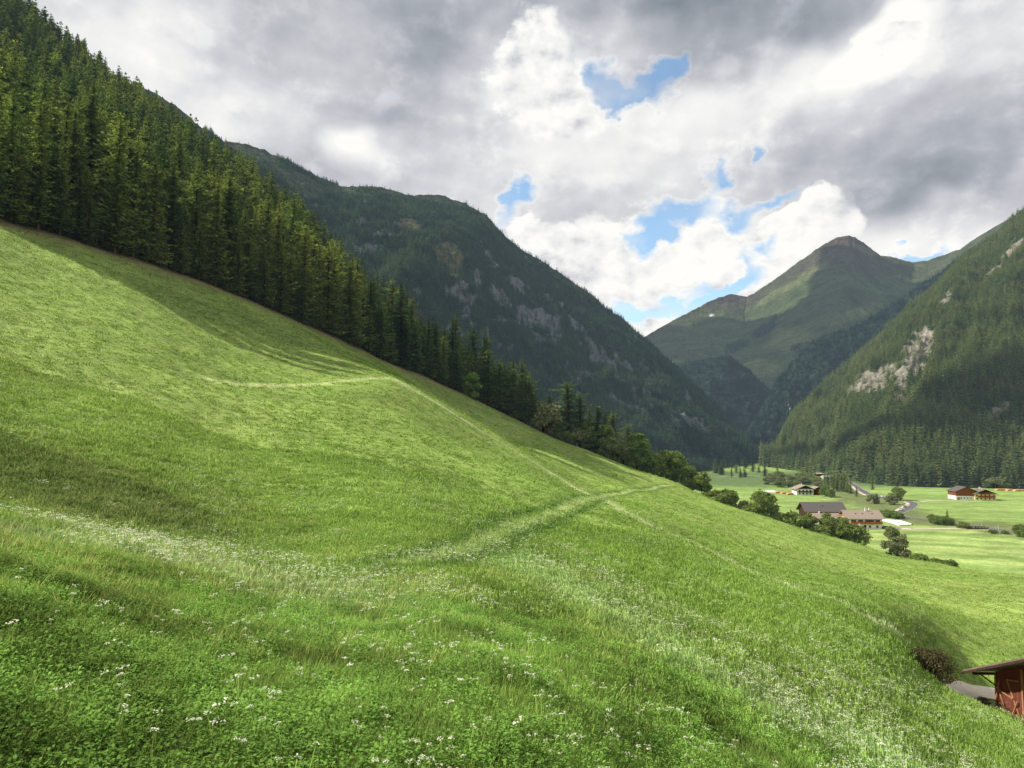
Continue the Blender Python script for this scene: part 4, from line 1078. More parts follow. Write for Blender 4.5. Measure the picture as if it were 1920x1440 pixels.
# far sheds at the forest corner
for (px, py, W, D, h, wl, ro, lb) in [(1537, 893, 12, 7, 2.8, M_BROWN, M_PALE, 'small far shed with pale metal roof at the forest corner'), (1550, 897, 12, 6, 2.6, M_WHITE, M_WHITE, 'tiny white hut at the roadside by the forest corner')]:
    t, rf, q = gable_house('shed', lb, 'shed', px, py, 0, W, D, h, 1.2, .2, wl, ro, .5); window(t, 0, -D / 2, 1.0, 1.0, .9, shutters=False)
    m = MB(); m.box(-3.2, -2.2, -D / 2 - .05, -D / 2, 0, 2); m.build('door', M_SHUT, t)

# ------------------------------------------------------------------ roads and lanes
def ribbon(name, pts, width, mat, label, cat, lift=.10, z=None, sub=6):
    P = np.array(pts)[:, :2]
    # smooth the centre line
    Q = []
    for i in range(len(P) - 1):
        p0, p1, p2, p3 = P[max(i - 1, 0)], P[i], P[i + 1], P[min(i + 2, len(P) - 1)]
        for k in range(sub):
            t = k / sub; Q.append(.5 * ((2 * p1) + (-p0 + p2) * t + (2 * p0 - 5 * p1 + 4 * p2 - p3) * t * t + (-p0 + 3 * p1 - 3 * p2 + p3) * t ** 3))
    Q.append(P[-1]); Q = np.array(Q)
    d = np.gradient(Q, axis=0); d /= np.linalg.norm(d, axis=1)[:, None] + 1e-9
    nrm = np.stack([-d[:, 1], d[:, 0]], 1)
    W_ = width if hasattr(width, '__len__') else np.full(len(Q), width)
    cols = []
    for s in (-.5, -.25, 0, .25, .5):
        X = Q + nrm * (np.asarray(W_)[:, None] * s); zz = gz(X[:, 0], X[:, 1]) + lift - (abs(s) == .5) * .0
        cols.append(np.concatenate([X, zz[:, None]], 1))
    V = np.stack(cols, 1).reshape(-1, 3)
    me = mesh_np(name, V, grid_faces(len(Q), 5)); o = link(name, me, mat); tag(o, label, cat, kind='structure'); return Q
M_ASPH = plain_mat('asphalt', (.15, .145, .145), .9, .12, .4)
M_GRAVEL = plain_mat('pale gravel', (.64, .56, .43), .95, .15, .8)
M_LINE = plain_mat('white road paint', (.75, .75, .72), .8, .1, 1)
RD = [vpos(a, b) for a, b in [(1580,896),(1590,901),(1604,911),(1624,924),(1650,932.5),(1680,938),(1700,940),(1712,943),(1713,947.5),(1704,954),(1691,959.5),(1684,964),(1692,968),(1715,971.5),(1745,975.5),(1790,982.5),(1840,989),(1900,997),(1960,1005),(2080,1022)]]
ribbon('road', RD, 6.0, M_ASPH, 'grey asphalt road winding along the valley', 'road', .14)
for s_ in (-2.8, 2.8):
    P_ = np.array(RD)[:, :2]; d = np.gradient(P_, axis=0); d /= np.linalg.norm(d, axis=1)[:, None]
    nn = np.stack([-d[:, 1], d[:, 0]], 1)
    ribbon('road_edge_line', P_ + nn * s_, .22, M_LINE, 'white edge line of the valley road', 'road marking', .17)
ribbon('footpath', [vpos(a, b) for a, b in [(1594,906),(1600,914),(1612,924),(1624,929)]], 3.0, M_GRAVEL, 'pale gravel verge beside the upper road', 'path', .1)
ribbon('footpath', [vpos(a, b) for a, b in [(1673,962),(1681,957),(1694,950),(1702,944.5),(1695,941)]], 2.2, M_GRAVEL, 'pale path cutting inside the road bend', 'path', .1)
ribbon('farm_lane', [vpos(a, b) for a, b in [(1655,990),(1672,991),(1700,992.5),(1716,993),(1760,991.5),(1808,990.5)]], [7] * 6 + [8] * 6 + [7] * 4 + [3.2] * 15, M_GRAVEL, 'pale gravel yard and lane leading from the farm to the bridge', 'lane', .1)
ribbon('farm_lane', [vpos(a, b) for a, b in [(1852,990.5),(1880,995),(1900,997)]], 3.2, M_GRAVEL, 'short gravel lane joining the bridge to the road', 'lane', .1)
ribbon('farm_lane', [vpos(a, b) for a, b in [(1725,941),(1760,939),(1800,939.5),(1832,941)]], 3.0, M_GRAVEL, 'narrow lane running to the red brown barn', 'lane', .1)
ribbon('field_track', [vpos(a, b) for a, b in [(1335,895),(1400,893),(1450,895),(1480,905)]], 2.5, M_GRAVEL, 'thin track along the far valley fields', 'path', .1)
ribbon('gravel_bank', [vpos(a, b) for a, b in [(1408,878.5),(1418,878.2),(1430,879)]], 16, M_GRAVEL, 'pale gravel bank of the stream at the valley head', 'gravel bank', .3)
GRAVEL = [[on_ground(a, b, 50) for a, b in [(1752,1300),(1785,1301.5),(1815,1299.5),(1850,1301),(1885,1306),(1960,1318)]]]
ribbon('gravel_road', GRAVEL[0], 2.4, M_GRAVEL, 'pale gravel road running behind the red brown shed', 'road', .08)

# wooden bridge
a, b = vpos(1808, 991), vpos(1850, 991.5); L = float(np.linalg.norm((b - a)[:2])); ang = math.atan2(b[1] - a[1], b[0] - a[0])
t = thing('wooden_bridge', 'dark wooden bridge with railings carrying the farm lane', 'bridge', tuple(a + np.array([0, 0, .1])), ang)
m = MB(); m.box(0, L, -1.8, 1.8, .05, .3); m.build('deck', M_BROWN, t)
for sy in (-1.8, 1.8):
    m = MB(); m.box(0, L, sy - .06, sy + .06, .95, 1.12); m.box(0, L, sy - .05, sy + .05, .6, .7)
    for k in range(8): m.box(k * L / 7 - .08, k * L / 7 + .08, sy - .08, sy + .08, .3, 1.0)
    m.build('railing', M_BROWN, t)
for q in (0, L):
    m = MB(); m.box(q - .6, q + .6, -2.1, 2.1, -1.2, .04); m.build('abutment', M_PALE, t)
# white sheets on the field
t = thing('plastic_field_cover', 'bright white plastic sheets laid in ridges on the field behind the farmhouse', 'field cover', tuple(vpos(1682, 981)))
org = vpos(1682, 981)
cs_ = [vpos(a, b) - org for a, b in [(1650,975.5),(1690,978),(1712,985),(1686,986.5)]]
for k in range(7):
    f0, f1 = k / 7, (k + .93) / 7
    p00 = cs_[0] * (1 - f0) + cs_[1] * f0; p01 = cs_[0] * (1 - f1) + cs_[1] * f1
    p10 = cs_[3] * (1 - f0) + cs_[2] * f0; p11 = cs_[3] * (1 - f1) + cs_[2] * f1
    V = []
    for e0, e1 in ((p00, p01), (p10, p11)):
        for q in range(6):
            s_ = q / 5; p = e0 * (1 - s_) + e1 * s_; V.append((p[0], p[1], .12 + .7 * math.sin(math.pi * s_)))
    m = MB().add(V, [(q, q + 1, q + 7, q + 6) for q in range(5)]); m.build('sheet', M_PLASTIC, t)
t = thing('plastic_field_cover', 'small white sheet spread on the grass left of the gable fronted farmhouse', 'field cover', tuple(vpos(1444, 922)))
m = MB(); m.prism([(-9, .0), (9, 0), (6, .9), (-6, 1.0)], -5, 5); m.build('sheet', M_PLASTIC, t)
# wood stacks
def logs(px, py, n, W, label, group, rows=3, mat=M_LOG):
    p = vpos(px, py); t = thing('log_pile', label, 'log pile', tuple(p), 0.05, group)
    rr = random.Random(int(px))
    for j in range(rows):
        for i in range(n - j):
            m = MB(); r0 = .26 + rr.random() * .08
            m.cyl((-W / 2 + (i + .5 + j * .5) * W / n, rr.random() * .3, .28 + j * .5), W / n * .46, 4 + rr.random(), 'y', 8); m.build('log', mat, t)
for (a, b, n, W, lb) in [(1879, 919.5, 18, 13, 'long orange pile of cut logs under the forest edge'), (1893, 920, 8, 7, 'short orange pile of cut logs right of the long one'), (1912, 921, 14, 12, 'pile of fresh cut logs at the far right forest edge')]:
    logs(a, b, n, W, lb, 'log piles below the forest')
for (a, b, n, W, lb) in [(1459, 925, 8, 7, 'low wood stack next to the small white sheet'), (1471, 926.5, 8, 7, 'middle wood stack in the row left of the gabled farmhouse'), (1481, 928, 7, 6, 'wood stack nearest to the gabled farmhouse wall')]:
    logs(a, b, n, W, lb, 'wood stacks left of the gabled farmhouse')
# cars
def car(px, py, paint, label, toward, pos=None):
    p = vpos(px, py) if pos is None else pos
    t = thing('car', label, 'car', (p[0], p[1], p[2] + .16), toward)
    prof = [(-2.15, .35), (2.1, .35), (2.2, .75), (1.35, .92), (.75, 1.42), (-1.2, 1.45), (-1.95, 1.0), (-2.2, .85)]
    V = []
    for s_, wy in ((-1, .86), (1, .86)):
        for (x_, z_) in prof: V.append((x_, s_ * (wy if z_ < 1.1 else .66), z_))
    n = len(prof)
    me = MB().add(V, [tuple(range(n)), tuple(range(n, 2 * n))[::-1]] + [(i, n + i, n + (i + 1) % n, (i + 1) % n) for i in range(n)]); me.build('body', paint, t)
    for s_ in (-1, 1):
        g_ = MB(); g_.add([(1.2, s_ * .83, .98), (.72, s_ * .69, 1.36), (-1.1, s_ * .69, 1.38), (-1.75, s_ * .83, 1.0)], [(0, 1, 2, 3)]); g_.build('side_window', M_GLASS, t)
    g_ = MB(); g_.add([(1.34, -.74, .955), (1.34, .74, .955), (.80, .6, 1.41), (.80, -.6, 1.41)], [(0, 1, 2, 3)]); g_.build('windscreen', M_GLASS, t)
    g_ = MB(); g_.add([(-1.97, -.72, 1.03), (-1.97, .72, 1.03), (-1.27, .6, 1.45), (-1.27, -.6, 1.45)], [(0, 3, 2, 1)]); g_.build('rear_window', M_GLASS, t)
    for x_ in (-1.35, 1.35):
        for s_ in (-1, 1):
            w_ = MB(); w_.cyl((x_, s_ * .80, .33), .33, .2, 'y', 12); wo = w_.build('wheel', M_TYRE, t)
            w_ = MB(); w_.cyl((x_, s_ * .905, .33), .19, .02, 'y', 10); w_.build('rim', M_PALE, wo)
    for s_ in (-.6, .6):
        w_ = MB(); w_.box(2.12, 2.22, s_ - .15, s_ + .15, .6, .74); w_.build('headlight', M_LAMP, t)
    return t
def road_ang(px, py):
    p = vpos(px, py)[:2]; P_ = np.array(RD)[:, :2]; i = int(np.argmin(np.linalg.norm(P_ - p, axis=1))); i = min(max(i, 1), len(P_) - 2)
    d = P_[i + 1] - P_[i - 1]; return math.atan2(d[1], d[0])
car(1643.5, 929.8, M_CARS, 'grey car ahead of the white one on the upper road', road_ang(1643, 930))
car(1655, 932.6, M_CARW, 'white car following the grey one on the upper road', road_ang(1655, 932))
car(1689, 957.5, M_CARW, 'white car in the road bend', road_ang(1690, 957))
car(1697, 952, M_CARS, 'dark grey car just beyond the white one in the road bend', road_ang(1697, 952))
car(1649, 989.5, M_CARD, 'black car parked tight against the end of the farmhouse', .1)
car(1661, 993, M_CARD, 'black car parked in the open on the gravel yard', -.25)
# marker posts, lamp and signs
for (px, py, lb) in [(1790, 984, 'white marker post between the bushes and the bridge'), (1841, 989, 'white marker post above the wooden bridge'), (1872, 993, 'white marker post on the road right of the bridge')]:
    p = vpos(px, py); t = thing('marker_post', lb, 'post', tuple(p), 0, 'roadside marker posts'); m = MB(); m.cyl((0, 0, 1.0), .09, 2.2, 'z', 8); m.build('post', M_LINE, t); m = MB(); m.box(-.35, .35, -.03, .03, 2.1, 2.5); m.build('sign_plate', M_LINE, t)
M_SIGNY = plain_mat('yellow sign', (.85, .75, .12), .6, .05)
for (px, py, lb) in [(1690, 949, 'left yellow sign inside the road bend'), (1697, 945, 'right yellow sign inside the road bend')]:
    p = vpos(px, py); t = thing('road_sign', lb, 'sign', tuple(p), .3, 'yellow signs in the road bend'); m = MB(); m.cyl((0, 0, 1.0), .06, 2.0, 'z', 8); m.build('post', M_PALE, t); m = MB(); m.box(-.45, .45, -.13, -.07, 1.6, 2.4); m.build('sign_plate', M_SIGNY, t)
p = vpos(1611, 995); t = thing('flagpole', 'thin white pole standing before the farmhouse door', 'pole', tuple(p)); m = MB(); m.cyl((0, 0, 1.8), .09, 3.8, 'z', 8); m.build('pole', M_LINE, t); m = MB(); m.box(.05, .5, -.02, .02, 2.2, 3.5); m.build('banner', M_PLASTIC, t)

# ------------------------------------------------------------------ trees of the valley floor
def vt(kind, px, py, h, label, wide=1.0, group=None):
    Y = vY(py)
    if kind == 'fir': return put_conifer(px, py, Y, h, label, group, wide)
    return put_tree(kind, px, py, Y, h, label, 'bush' if kind in ('bush', 'olive') else 'broadleaf_tree', 'bush' if kind in ('bush', 'olive') else 'tree', group, wide)
for (a, b, h, lb) in [(1458,898,26,'lone spruce standing free in the far valley scrub'),(1388,896,22,'dark spruce at the foot of the wooded ridge'),(1372,894,20,'spruce left of the dark one at the ridge foot'),(1470,915,15,'small spruce left behind the gabled farmhouse'),(1486,915,17,'spruce just behind the gabled farmhouse roof'),
    (1776,975,20,'small pointed spruce sticking out of the roadside bushes'),(1606,931,20,'spruce beside the upper road by the pale verge'),(1636,918,26,'spruce standing out before the forest right of the upper road'),(1683,917,22,'low dark spruce before the forest, straight above the round field tree'),(1720,913,30,'spruce at the forest edge left of the red brown barn')]:
    vt('fir', a, b, h, lb, 1.1)
for (a, b, h) in [(1547,910,24),(1553,913,27),(1560,914,28),(1566,917,31),(1572,915,29),(1578,920,31),(1584,922,30),(1590,924,27),(1595,926,24),(1570,922,26),(1563,919,22)]:
    vt('fir', a, b, h, 'spruce in the small grove between the farms and the upper road', 1.6, 'spruces of the roadside grove')
for (a, b, h, kd, w, lb) in [(1683,938,22,'round',1.3,'big round tree beside the upper road bend'),(1671,946,15,'olive',1.3,'grey green bush left below the big round tree'),(1637,944,15,'olive',1.3,'pale bush under the upper road'),
    (1548,931,18,'round',1.2,'dark tree right of the small brown barn'),(1558,933,14,'round',1.2,'low dark tree ending the second farm'),
    (1652,967,9,'olive',1.5,'small bush behind the farmhouse roof ridge'),(1664,970,12,'bush',1.4,'left bush of the stream hedge behind the white sheets'),(1674,972,12,'bush',1.4,'middle bush of the stream hedge behind the white sheets'),(1685,973,10,'bush',1.5,'right bush of the stream hedge behind the white sheets'),
    (1748,981,15,'round',1.2,'leftmost of the roadside bushes around the small spruce'),(1759,984,15,'round',1.2,'second roadside bush left of the small spruce'),(1770,985,15,'round',1.2,'thick roadside bush under the small spruce'),(1780,984,11,'bush',1.3,'lower roadside bush right of the small spruce'),
    (1806,990,10,'bush',1.5,'round bush at the left end of the wooden bridge'),(1862,1001,7,'bush',1.5,'small bush by the stream below the bridge'),(1884,1001,6,'bush',1.5,'tiny bush by the stream right of the bridge'),(1912,1006,20,'round',1.3,'leafy tree cut by the right frame edge beside the stream'),(1928,1010,20,'round',1.3,'second leafy tree at the frame edge beside the stream'),
    (1860,936,12,'round',1.0,'tree shading the right end of the yellow farmhouse'),(1866,916,18,'olive',1.4,'pale broad bush before the forest above the yellow farmhouse'),(1884,916,19,'round',1.3,'round tree before the forest above the log piles'),(1856,914,15,'olive',1.3,'low pale bush left of the broad one before the forest')]:
    vt(kd, a, b, h, lb, w)
br = random.Random(9)
for i in range(34):
    a = 1440 + 95 * br.random(); b = 893 + 20 * br.random() + (a - 1440) * .05
    if 1480 < a < 1530 and b > 910: b = 908
    vt(br.choice(['olive', 'bush', 'olive']), a, b, 7 + 6 * br.random(), 'grey green willow bush in the thicket behind the gabled farmhouse', 1.4, 'willow bushes of the far thicket')
for i in range(16):
    a = 1335 + 100 * br.random(); b = 882 + 13 * br.random()
    vt('fir', a, b, 14 + 10 * br.random(), 'small dark spruce where the valley fields meet the ridge foot', 1.8, 'spruces at the ridge foot')

# ------------------------------------------------------------------ the shed at the lower right
M_SHED = plain_mat('red brown shed boards', (.235, .080, .052), .8, .4, 1.6, .2, (8, 8, .5), .4)
M_BEAM = plain_mat('orange brown beams', (.42, .20, .10), .8, .3, 3, .2, (1, 1, 1), .3)
M_SHEDROOF = plain_mat('weathered corrugated roof', (.20, .16, .125), .8, .3, 2, .2, (1, 1, 1), .4)
M_DARK = plain_mat('unlit shed inside', (.012, .010, .010), .95)
bx_, by_, bz_ = 39.2, 61.0, -21.35
t = thing('wooden_shed', 'red brown wooden shed with diagonal braces and overhanging roof at the lower right', 'shed', (bx_, by_, bz_), 0)
# local: x into the shed (gable wall at x=0), y negative towards the viewer along the gable wall
Hc, Dp, Ln, pitch = 2.75, 15.0, 11.0, .42
rid = Hc + Dp / 2 * pitch
y_open0, y_open1, z_open = -3.35, -7.6, 3.2
m = MB()
m.prism([(0, -.8), (y_open0, -.8), (y_open0, Hc + 3.35 * pitch), (0, Hc)], 0, .12)
m.prism([(y_open0, z_open), (y_open1, z_open), (y_open1, rid), (-Dp / 2, rid), (y_open0, Hc + 3.35 * pitch)], 0, .12) if False else m.prism([(y_open0, z_open), (y_open1, z_open), (y_open1, Hc + (Dp - 7.6) * pitch), (-Dp / 2, rid), (y_open0, Hc + 3.35 * pitch)], 0, .12)
m.prism([(y_open1, -.8), (-Dp, -.8), (-Dp, Hc), (y_open1, Hc + (Dp - 7.6) * pitch)], 0, .12)
m.box(.12, Ln, -.12, 0, -.8, Hc); m.box(.12, Ln, -Dp, -Dp + .12, -.8, Hc)
m.prism([(0, -.8), (-Dp, -.8), (-Dp, Hc), (-Dp / 2, rid), (0, Hc)], Ln, Ln + .12)
m.build('wall', M_SHED, t)
m = MB(); m.box(.13, Ln, -Dp + .12, -.12, -.8, -.1); m.build('floor', M_DARK, t)
m = MB()
for k in range(22):                                   # cover strips over the board joints
    y_ = -.1 - k * .15
    m.box(-.03, -.002, y_ - .02, y_ + .02, -.6, Hc - y_ * pitch - .05)
m.build('board_strips', M_SHED, t)
def beam(p0, p1, w=.12, x=-.11, name='brace'):
    (y0, z0), (y1, z1) = p0, p1; dy, dz = y1 - y0, z1 - z0; l = math.hypot(dy, dz); ny, nz = -dz / l * w / 2, dy / l * w / 2
    MB().prism([(y0 + ny, z0 + nz), (y1 + ny, z1 + nz), (y1 - ny, z1 - nz), (y0 - ny, z0 - nz)], x, x + .075).build(name, M_BEAM, t)
beam((-.07, -.3), (-.07, Hc - .05), .16, -.09, 'corner_post'); beam((-3.25, -.5), (-3.25, 3.9), .18, -.09, 'door_post')
beam((-.1, 2.2), (-1.35, -.2), .13, -.11); beam((-1.5, 2.6), (-3.1, -.3), .14, -.11); beam((-.35, 1.55), (-2.25, 1.35), .12, -.20, 'rail')
beam((-.75, 2.35), (-.2, .6), .09, -.195); beam((-2.75, 1.3), (-2.0, -.1), .09, -.195); beam((-3.0, 2.9), (-1.6, 2.6), .12, -.20, 'rail')
for i, (ya, yb) in enumerate(((1.0, -Dp / 2), (-Dp / 2, -Dp - 1.0))):
    za = Hc - pitch * 1.0 if i == 0 else rid; zb = rid if i == 0 else Hc - pitch * 1.0
    m = MB(); m.prism([(ya, za + .10), (yb, zb + .10), (yb, zb + .24), (ya, za + .24)], -2.1, Ln + .8); rf = m.build('roof', M_SHEDROOF, t)
    m = MB(); m.prism([(ya, za - .10), (yb, zb - .10), (yb, zb + .098), (ya, za + .098)], -2.13, -2.02); m.build('verge_board', M_BROWN, rf)
    m = MB()
    n_ = 26
    for k in range(n_):
        f = (k + .5) / n_; x_ = -2.0 + f * (Ln + 2.7)
        m.prism([(ya, za + .242), (yb, zb + .242), (yb, zb + .285), (ya, za + .285)], x_ - .07, x_ + .07)
    m.build('roof_ribs', M_SHEDROOF, rf)
for y_ in (-.15, -Dp / 2, -Dp + .15):
    z_ = Hc - .02 if y_ != -Dp / 2 else rid - .1
    m = MB(); m.box(-1.9, -.2, y_ - .09, y_ + .09, z_ - .18, z_); m.build('purlin', M_BROWN, t)
m = MB(); m.bar((-1.25, -.15, Hc - .2), (-.05, -.15, Hc - 1.1), .06, 6); m.build('bracket', M_BROWN, t)
m = MB(); m.box(-.14, .0, y_open0 + .02, -.0, -.8, -.28); m.build('plinth', M_PALE, t)
put_tree('twig', 1745, 1288, 52, 46, 'dark tangled thorn bush in the dip above the gravel road', 'thorn_bush', 'bush', wide=1.25)
put_tree('twig', 1722, 1268, 53, 26, 'smaller brown thorn bush at the left of the dark one', 'thorn_bush', 'bush', wide=1.2)
put_tree('twig', 1843, 1318, 58, 14, 'little dry bush between the gravel road and the shed', 'thorn_bush', 'bush', wide=1.3)
# ------------------------------------------------------------------ grass, herbs and flowers
def blade_mat(name, gain=(1.15, 1.30, 1.15), trans=.35, fixed=None, vary=.3):
    mt, g = new_mat(name)
    geo = g.new('ShaderNodeNewGeometry')
    if fixed is None:
        at = g.new('ShaderNodeAttribute', attribute_name='tint'); at.attribute_type = 'INSTANCER'
        col = g.vm('MULTIPLY', at.outputs['Color'], gain)
    else:
        c = g.new('ShaderNodeRGB'); c.outputs[0].default_value = tuple(fixed) + (1,); col = c.outputs[0]
    k = g.m('ADD', 1 - vary, g.m('MULTIPLY', geo.outputs['Random Per Island'], 2 * vary))
    cc = g.new('ShaderNodeVectorMath', operation='SCALE'); g.link(col, cc.inputs[0]); g.link(k, cc.inputs['Scale'])
    d = g.new('ShaderNodeBsdfDiffuse'); g.link(cc.outputs[0], d.inputs[0])
    nn = g.new('ShaderNodeVectorMath', operation='SCALE'); g.link(geo.outputs['Normal'], nn.inputs[0]); nn.inputs['Scale'].default_value = .55
    g.link(g.vm('NORMALIZE', g.vm('ADD', nn.outputs[0], (-.40, -.12, .75))), d.inputs['Normal'])
    t = g.new('ShaderNodeBsdfTranslucent'); g.link(cc.outputs[0], t.inputs[0])
    mx = g.new('ShaderNodeMixShader'); mx.inputs[0].default_value = trans
    g.link(d.outputs[0], mx.inputs[1]); g.link(t.outputs[0], mx.inputs[2]); g.link(mx.outputs[0], g.out.inputs[0]); return mt
M_BLADE = blade_mat('grass blades')
M_HERB = blade_mat('herb leaves', (.82, 1.12, .9), .3)
M_PETAL = blade_mat('white petals', fixed=(.80, .80, .62), trans=.3, vary=.15)
M_STRAW = blade_mat('seed heads', (1.7, 1.5, 1.7), .35)
def tuft(seed, n, h, w, spread, lean=.35):
    r = np.random.default_rng(seed); Q = []
    for i in range(n):
        a = r.random() * 6.28; rr = spread * math.sqrt(r.random()); x, y = rr * math.cos(a), rr * math.sin(a)
        b = r.random() * 6.28; hh = h * (.5 + .6 * r.random()); l = lean * hh * (.3 + r.random())
        dx, dy = math.cos(b) * l, math.sin(b) * l; wx, wy = -math.sin(b) * w, math.cos(b) * w
        Q += [(x - wx, y - wy, -.05), (x + wx, y + wy, -.05), (x + dx * .4 + wx * .8, y + dy * .4 + wy * .8, hh * .6), (x + dx * .4 - wx * .8, y + dy * .4 - wy * .8, hh * .6)]
        Q += [(x + dx * .4 - wx * .8, y + dy * .4 - wy * .8, hh * .6), (x + dx * .4 + wx * .8, y + dy * .4 + wy * .8, hh * .6), (x + dx + wx * .1, y + dy + wy * .1, hh), (x + dx - wx * .1, y + dy - wy * .1, hh * .99)]
    return Q
def herb(seed, n, h, s, spread):
    r = np.random.default_rng(seed); Q = []
    for i in range(n):
        a = r.random() * 6.28; rr = spread * math.sqrt(r.random()); x, y = rr * math.cos(a), rr * math.sin(a)
        z = h * (.25 + .8 * r.random()); b = r.random() * 6.28; l = s * (.6 + .8 * r.random()); w = l * .38; up = r.normal() * .3 * l + .15 * l
        cx, cy2 = math.cos(b), math.sin(b)
        Q += [(x, y, z), (x + cx * l * .5 - cy2 * w, y + cy2 * l * .5 + cx * w, z + up * .8), (x + cx * l, y + cy2 * l, z + up), (x + cx * l * .5 + cy2 * w, y + cy2 * l * .5 - cx * w, z + up * .5)]
    return Q
def flower(seed, h, nd, s, heads=1, spread=.0):
    """umbels: thin stalk and a flat cluster of tiny white discs"""
    r = np.random.default_rng(seed); Q = []; M = []
    for k in range(heads):
        x0, y0 = r.normal() * spread, r.normal() * spread; hh = h * (.8 + .35 * r.random())
        lx, ly = r.normal() * .04, r.normal() * .04
        w = .004
        Q += [(x0 - w, y0, 0), (x0 + w, y0, 0), (x0 + lx + w, y0 + ly, hh), (x0 + lx - w, y0 + ly, hh)]; M.append(0)
        for i in range(nd):
            a = r.random() * 6.28; rr = s * math.sqrt(r.random()); q = s * .22 * (.7 + .6 * r.random())
            cx, cy2 = x0 + lx + rr * math.cos(a), y0 + ly + rr * math.sin(a); z = hh + .02 - rr * .25 + r.normal() * .004
            Q += [(cx - q, cy2, z), (cx, cy2 - q, z + r.normal() * q * .5), (cx + q, cy2, z), (cx, cy2 + q, z + r.normal() * q * .5)]; M.append(1)
    return Q, M
def flower_mesh(*a, **k):
    Q, M = flower(*a, **k); me = quads_mesh('flower', Q); me.materials.append(M_BLADE); me.materials.append(M_PETAL)
    me.polygons.foreach_set('material_index', np.array(M, np.int32)); me.update(); return me
def wrap(Q, mat, name='tuft'):
    me = quads_mesh(name, Q); me.materials.append(mat); return me
rg = np.random.default_rng(77)
def field(n, Y0, Y1, u0=-.76, u1=.80, p=0.0):
    """random spots on the ground, thinning with distance"""
    u = rg.uniform(u0, u1, n)
    t = rg.random(n)
    if p == 0: Y = np.exp(math.log(Y0) + t * math.log(Y1 / Y0))
    else: Y = (Y0 ** p + t * (Y1 ** p - Y0 ** p)) ** (1 / p)
    x = u * Y; z = gz(x, Y)
    m = (z > VALLEY + 3.5)
    exy = np.interp(Y, ex_y, ex_x)
    m &= ~((x < exy) & (Y > 100)) & (Y < 292)
    # nothing grows on the barn's floor or the gravel
    m &= ~((x > 38.4) & (x < 50) & (Y > 43) & (Y < 62))
    for rp in GRAVEL:
        d, _ = poly_dist(x, Y, rp); m &= d > 1.9
    return x[m], Y[m], z[m]
def place(name, protos, x, Y, z, sx, sz, label, cat, gain=1.0, lean=0.0, idx=None):
    n = len(x)
    C, fl, bank, v = ground_colour(x, Y, z)
    C = C * gain * (.85 + .3 * rg.random((n, 1))) * (1 + (fbm(x / .9, Y / .9, 3, 88) - .5) * 1.3 * sstep(30, 12, Y))[:, None]  # near tint mottled darker and lighter, standing in for shadowed gaps
    rot = np.stack([rg.normal(size=n) * .12, rg.normal(size=n) * .12 + lean, rg.random(n) * 6.283], 1)
    s = .75 + .5 * rg.random(n)
    return scatter(name, protos, np.stack([x, Y, z], 1), rot, np.stack([sx * s, sx * s, sz * s], 1), rg.integers(0, len(protos), n) if idx is None else idx, label, cat, tint=C)
G_NEAR = [wrap(tuft(i, 30, .17, .005, .14, .5), M_BLADE) for i in range(5)]
G_MID = [wrap(tuft(20 + i, 26, .12, .010, .24, .55), M_BLADE) for i in range(4)]
G_FAR = [wrap(tuft(40 + i, 16, .13, .022, .34, .5), M_BLADE) for i in range(3)]
H_NEAR = [wrap(herb(60 + i, 44, .17, .030, .13), M_HERB) for i in range(4)]
x, Y, z = field(26000, 3.6, 14, p=.6)
place('meadow_grass', G_NEAR, x, Y, z, .9 + 0 * x, 1.0 + .2 * fbm(x, Y, 3, 6), 'long green grass blades of the meadow close to the viewer', 'grass')
x, Y, z = field(42000, 13, 60)
place('meadow_grass', G_MID, x, Y, z, (Y / 13) ** .55, (Y / 13) ** .12 * (.75 + .5 * fbm(x / 2, Y / 2, 3, 6)), 'green meadow grass covering the slope in the middle distance', 'grass')
x, Y, z = field(36000, 55, 292)
place('meadow_grass', G_FAR, x, Y, z, (Y / 55) ** .6 * 1.3, .8 * (Y / 55) ** .1, 'short green meadow grass on the far part of the slope', 'grass')
# broad-leaved herbs, thick at the lower left and in clumps elsewhere
x, Y, z = field(24000, 3.6, 16, p=.6)
qx, qy = proj(np.stack([x, Y, z], 1))
w = np.clip(.5 + .9 * np.exp(-((qx - 0) / 700) ** 2 - ((qy - 1440) / 240) ** 2) + (fbm(x / .9, Y / .9, 3, 8) - .5) * 2.4, 0, 1)
k = rg.random(len(x)) < w
place('herb_leaves', H_NEAR, x[k], Y[k], z[k], 1.0 + 0 * x[k], 1.15 + 0 * x[k], 'dark green broad leaved herbs mixed into the grass close to the viewer', 'herbs', gain=.95)
x, Y, z = field(12000, 13, 50)
w = np.clip((fbm(x / 2.5, Y / 2.5, 3, 8) - .48) * 5, 0, 1); k = rg.random(len(x)) < w
place('herb_leaves', H_NEAR, x[k], Y[k], z[k], (Y[k] / 11) ** .6, .9 + 0 * x[k], 'dark clumps of herbs dotted over the middle meadow', 'herbs', gain=.62)
# flowers
def flowers(n, Y0, Y1, protos, sc_, base, label, p=0.0):
    x, Y, z = field(n, Y0, Y1, p=p)
    C, fl, bank, v = ground_colour(x, Y, z)
    pat = fbm(x / 3.5, Y / 3.5, 3, 15)
    w = np.clip(base * sstep(.40, .66, pat) * (.25 + .75 * sstep(4, 16, Y + x * .4)) + fl * .34, 0, 1)
    k = rg.random(len(x)) < w
    return place('meadow_flowers', protos, x[k], Y[k], z[k], sc_(Y[k]), 1.0 + 0 * x[k], label, 'flowers')
F1 = [flower_mesh(80 + i, .36, 14, .035, 2, .05) for i in range(4)]
F2 = [flower_mesh(90 + i, .36, 5, .05, 4, .18) for i in range(4)]
F3 = [flower_mesh(100 + i, .34, 2, .06, 6, .35) for i in range(3)]
flowers(4200, 4, 14, F1, lambda Y: .9 + 0 * Y, .35, 'white flower umbels standing in the nearest grass', p=.6)
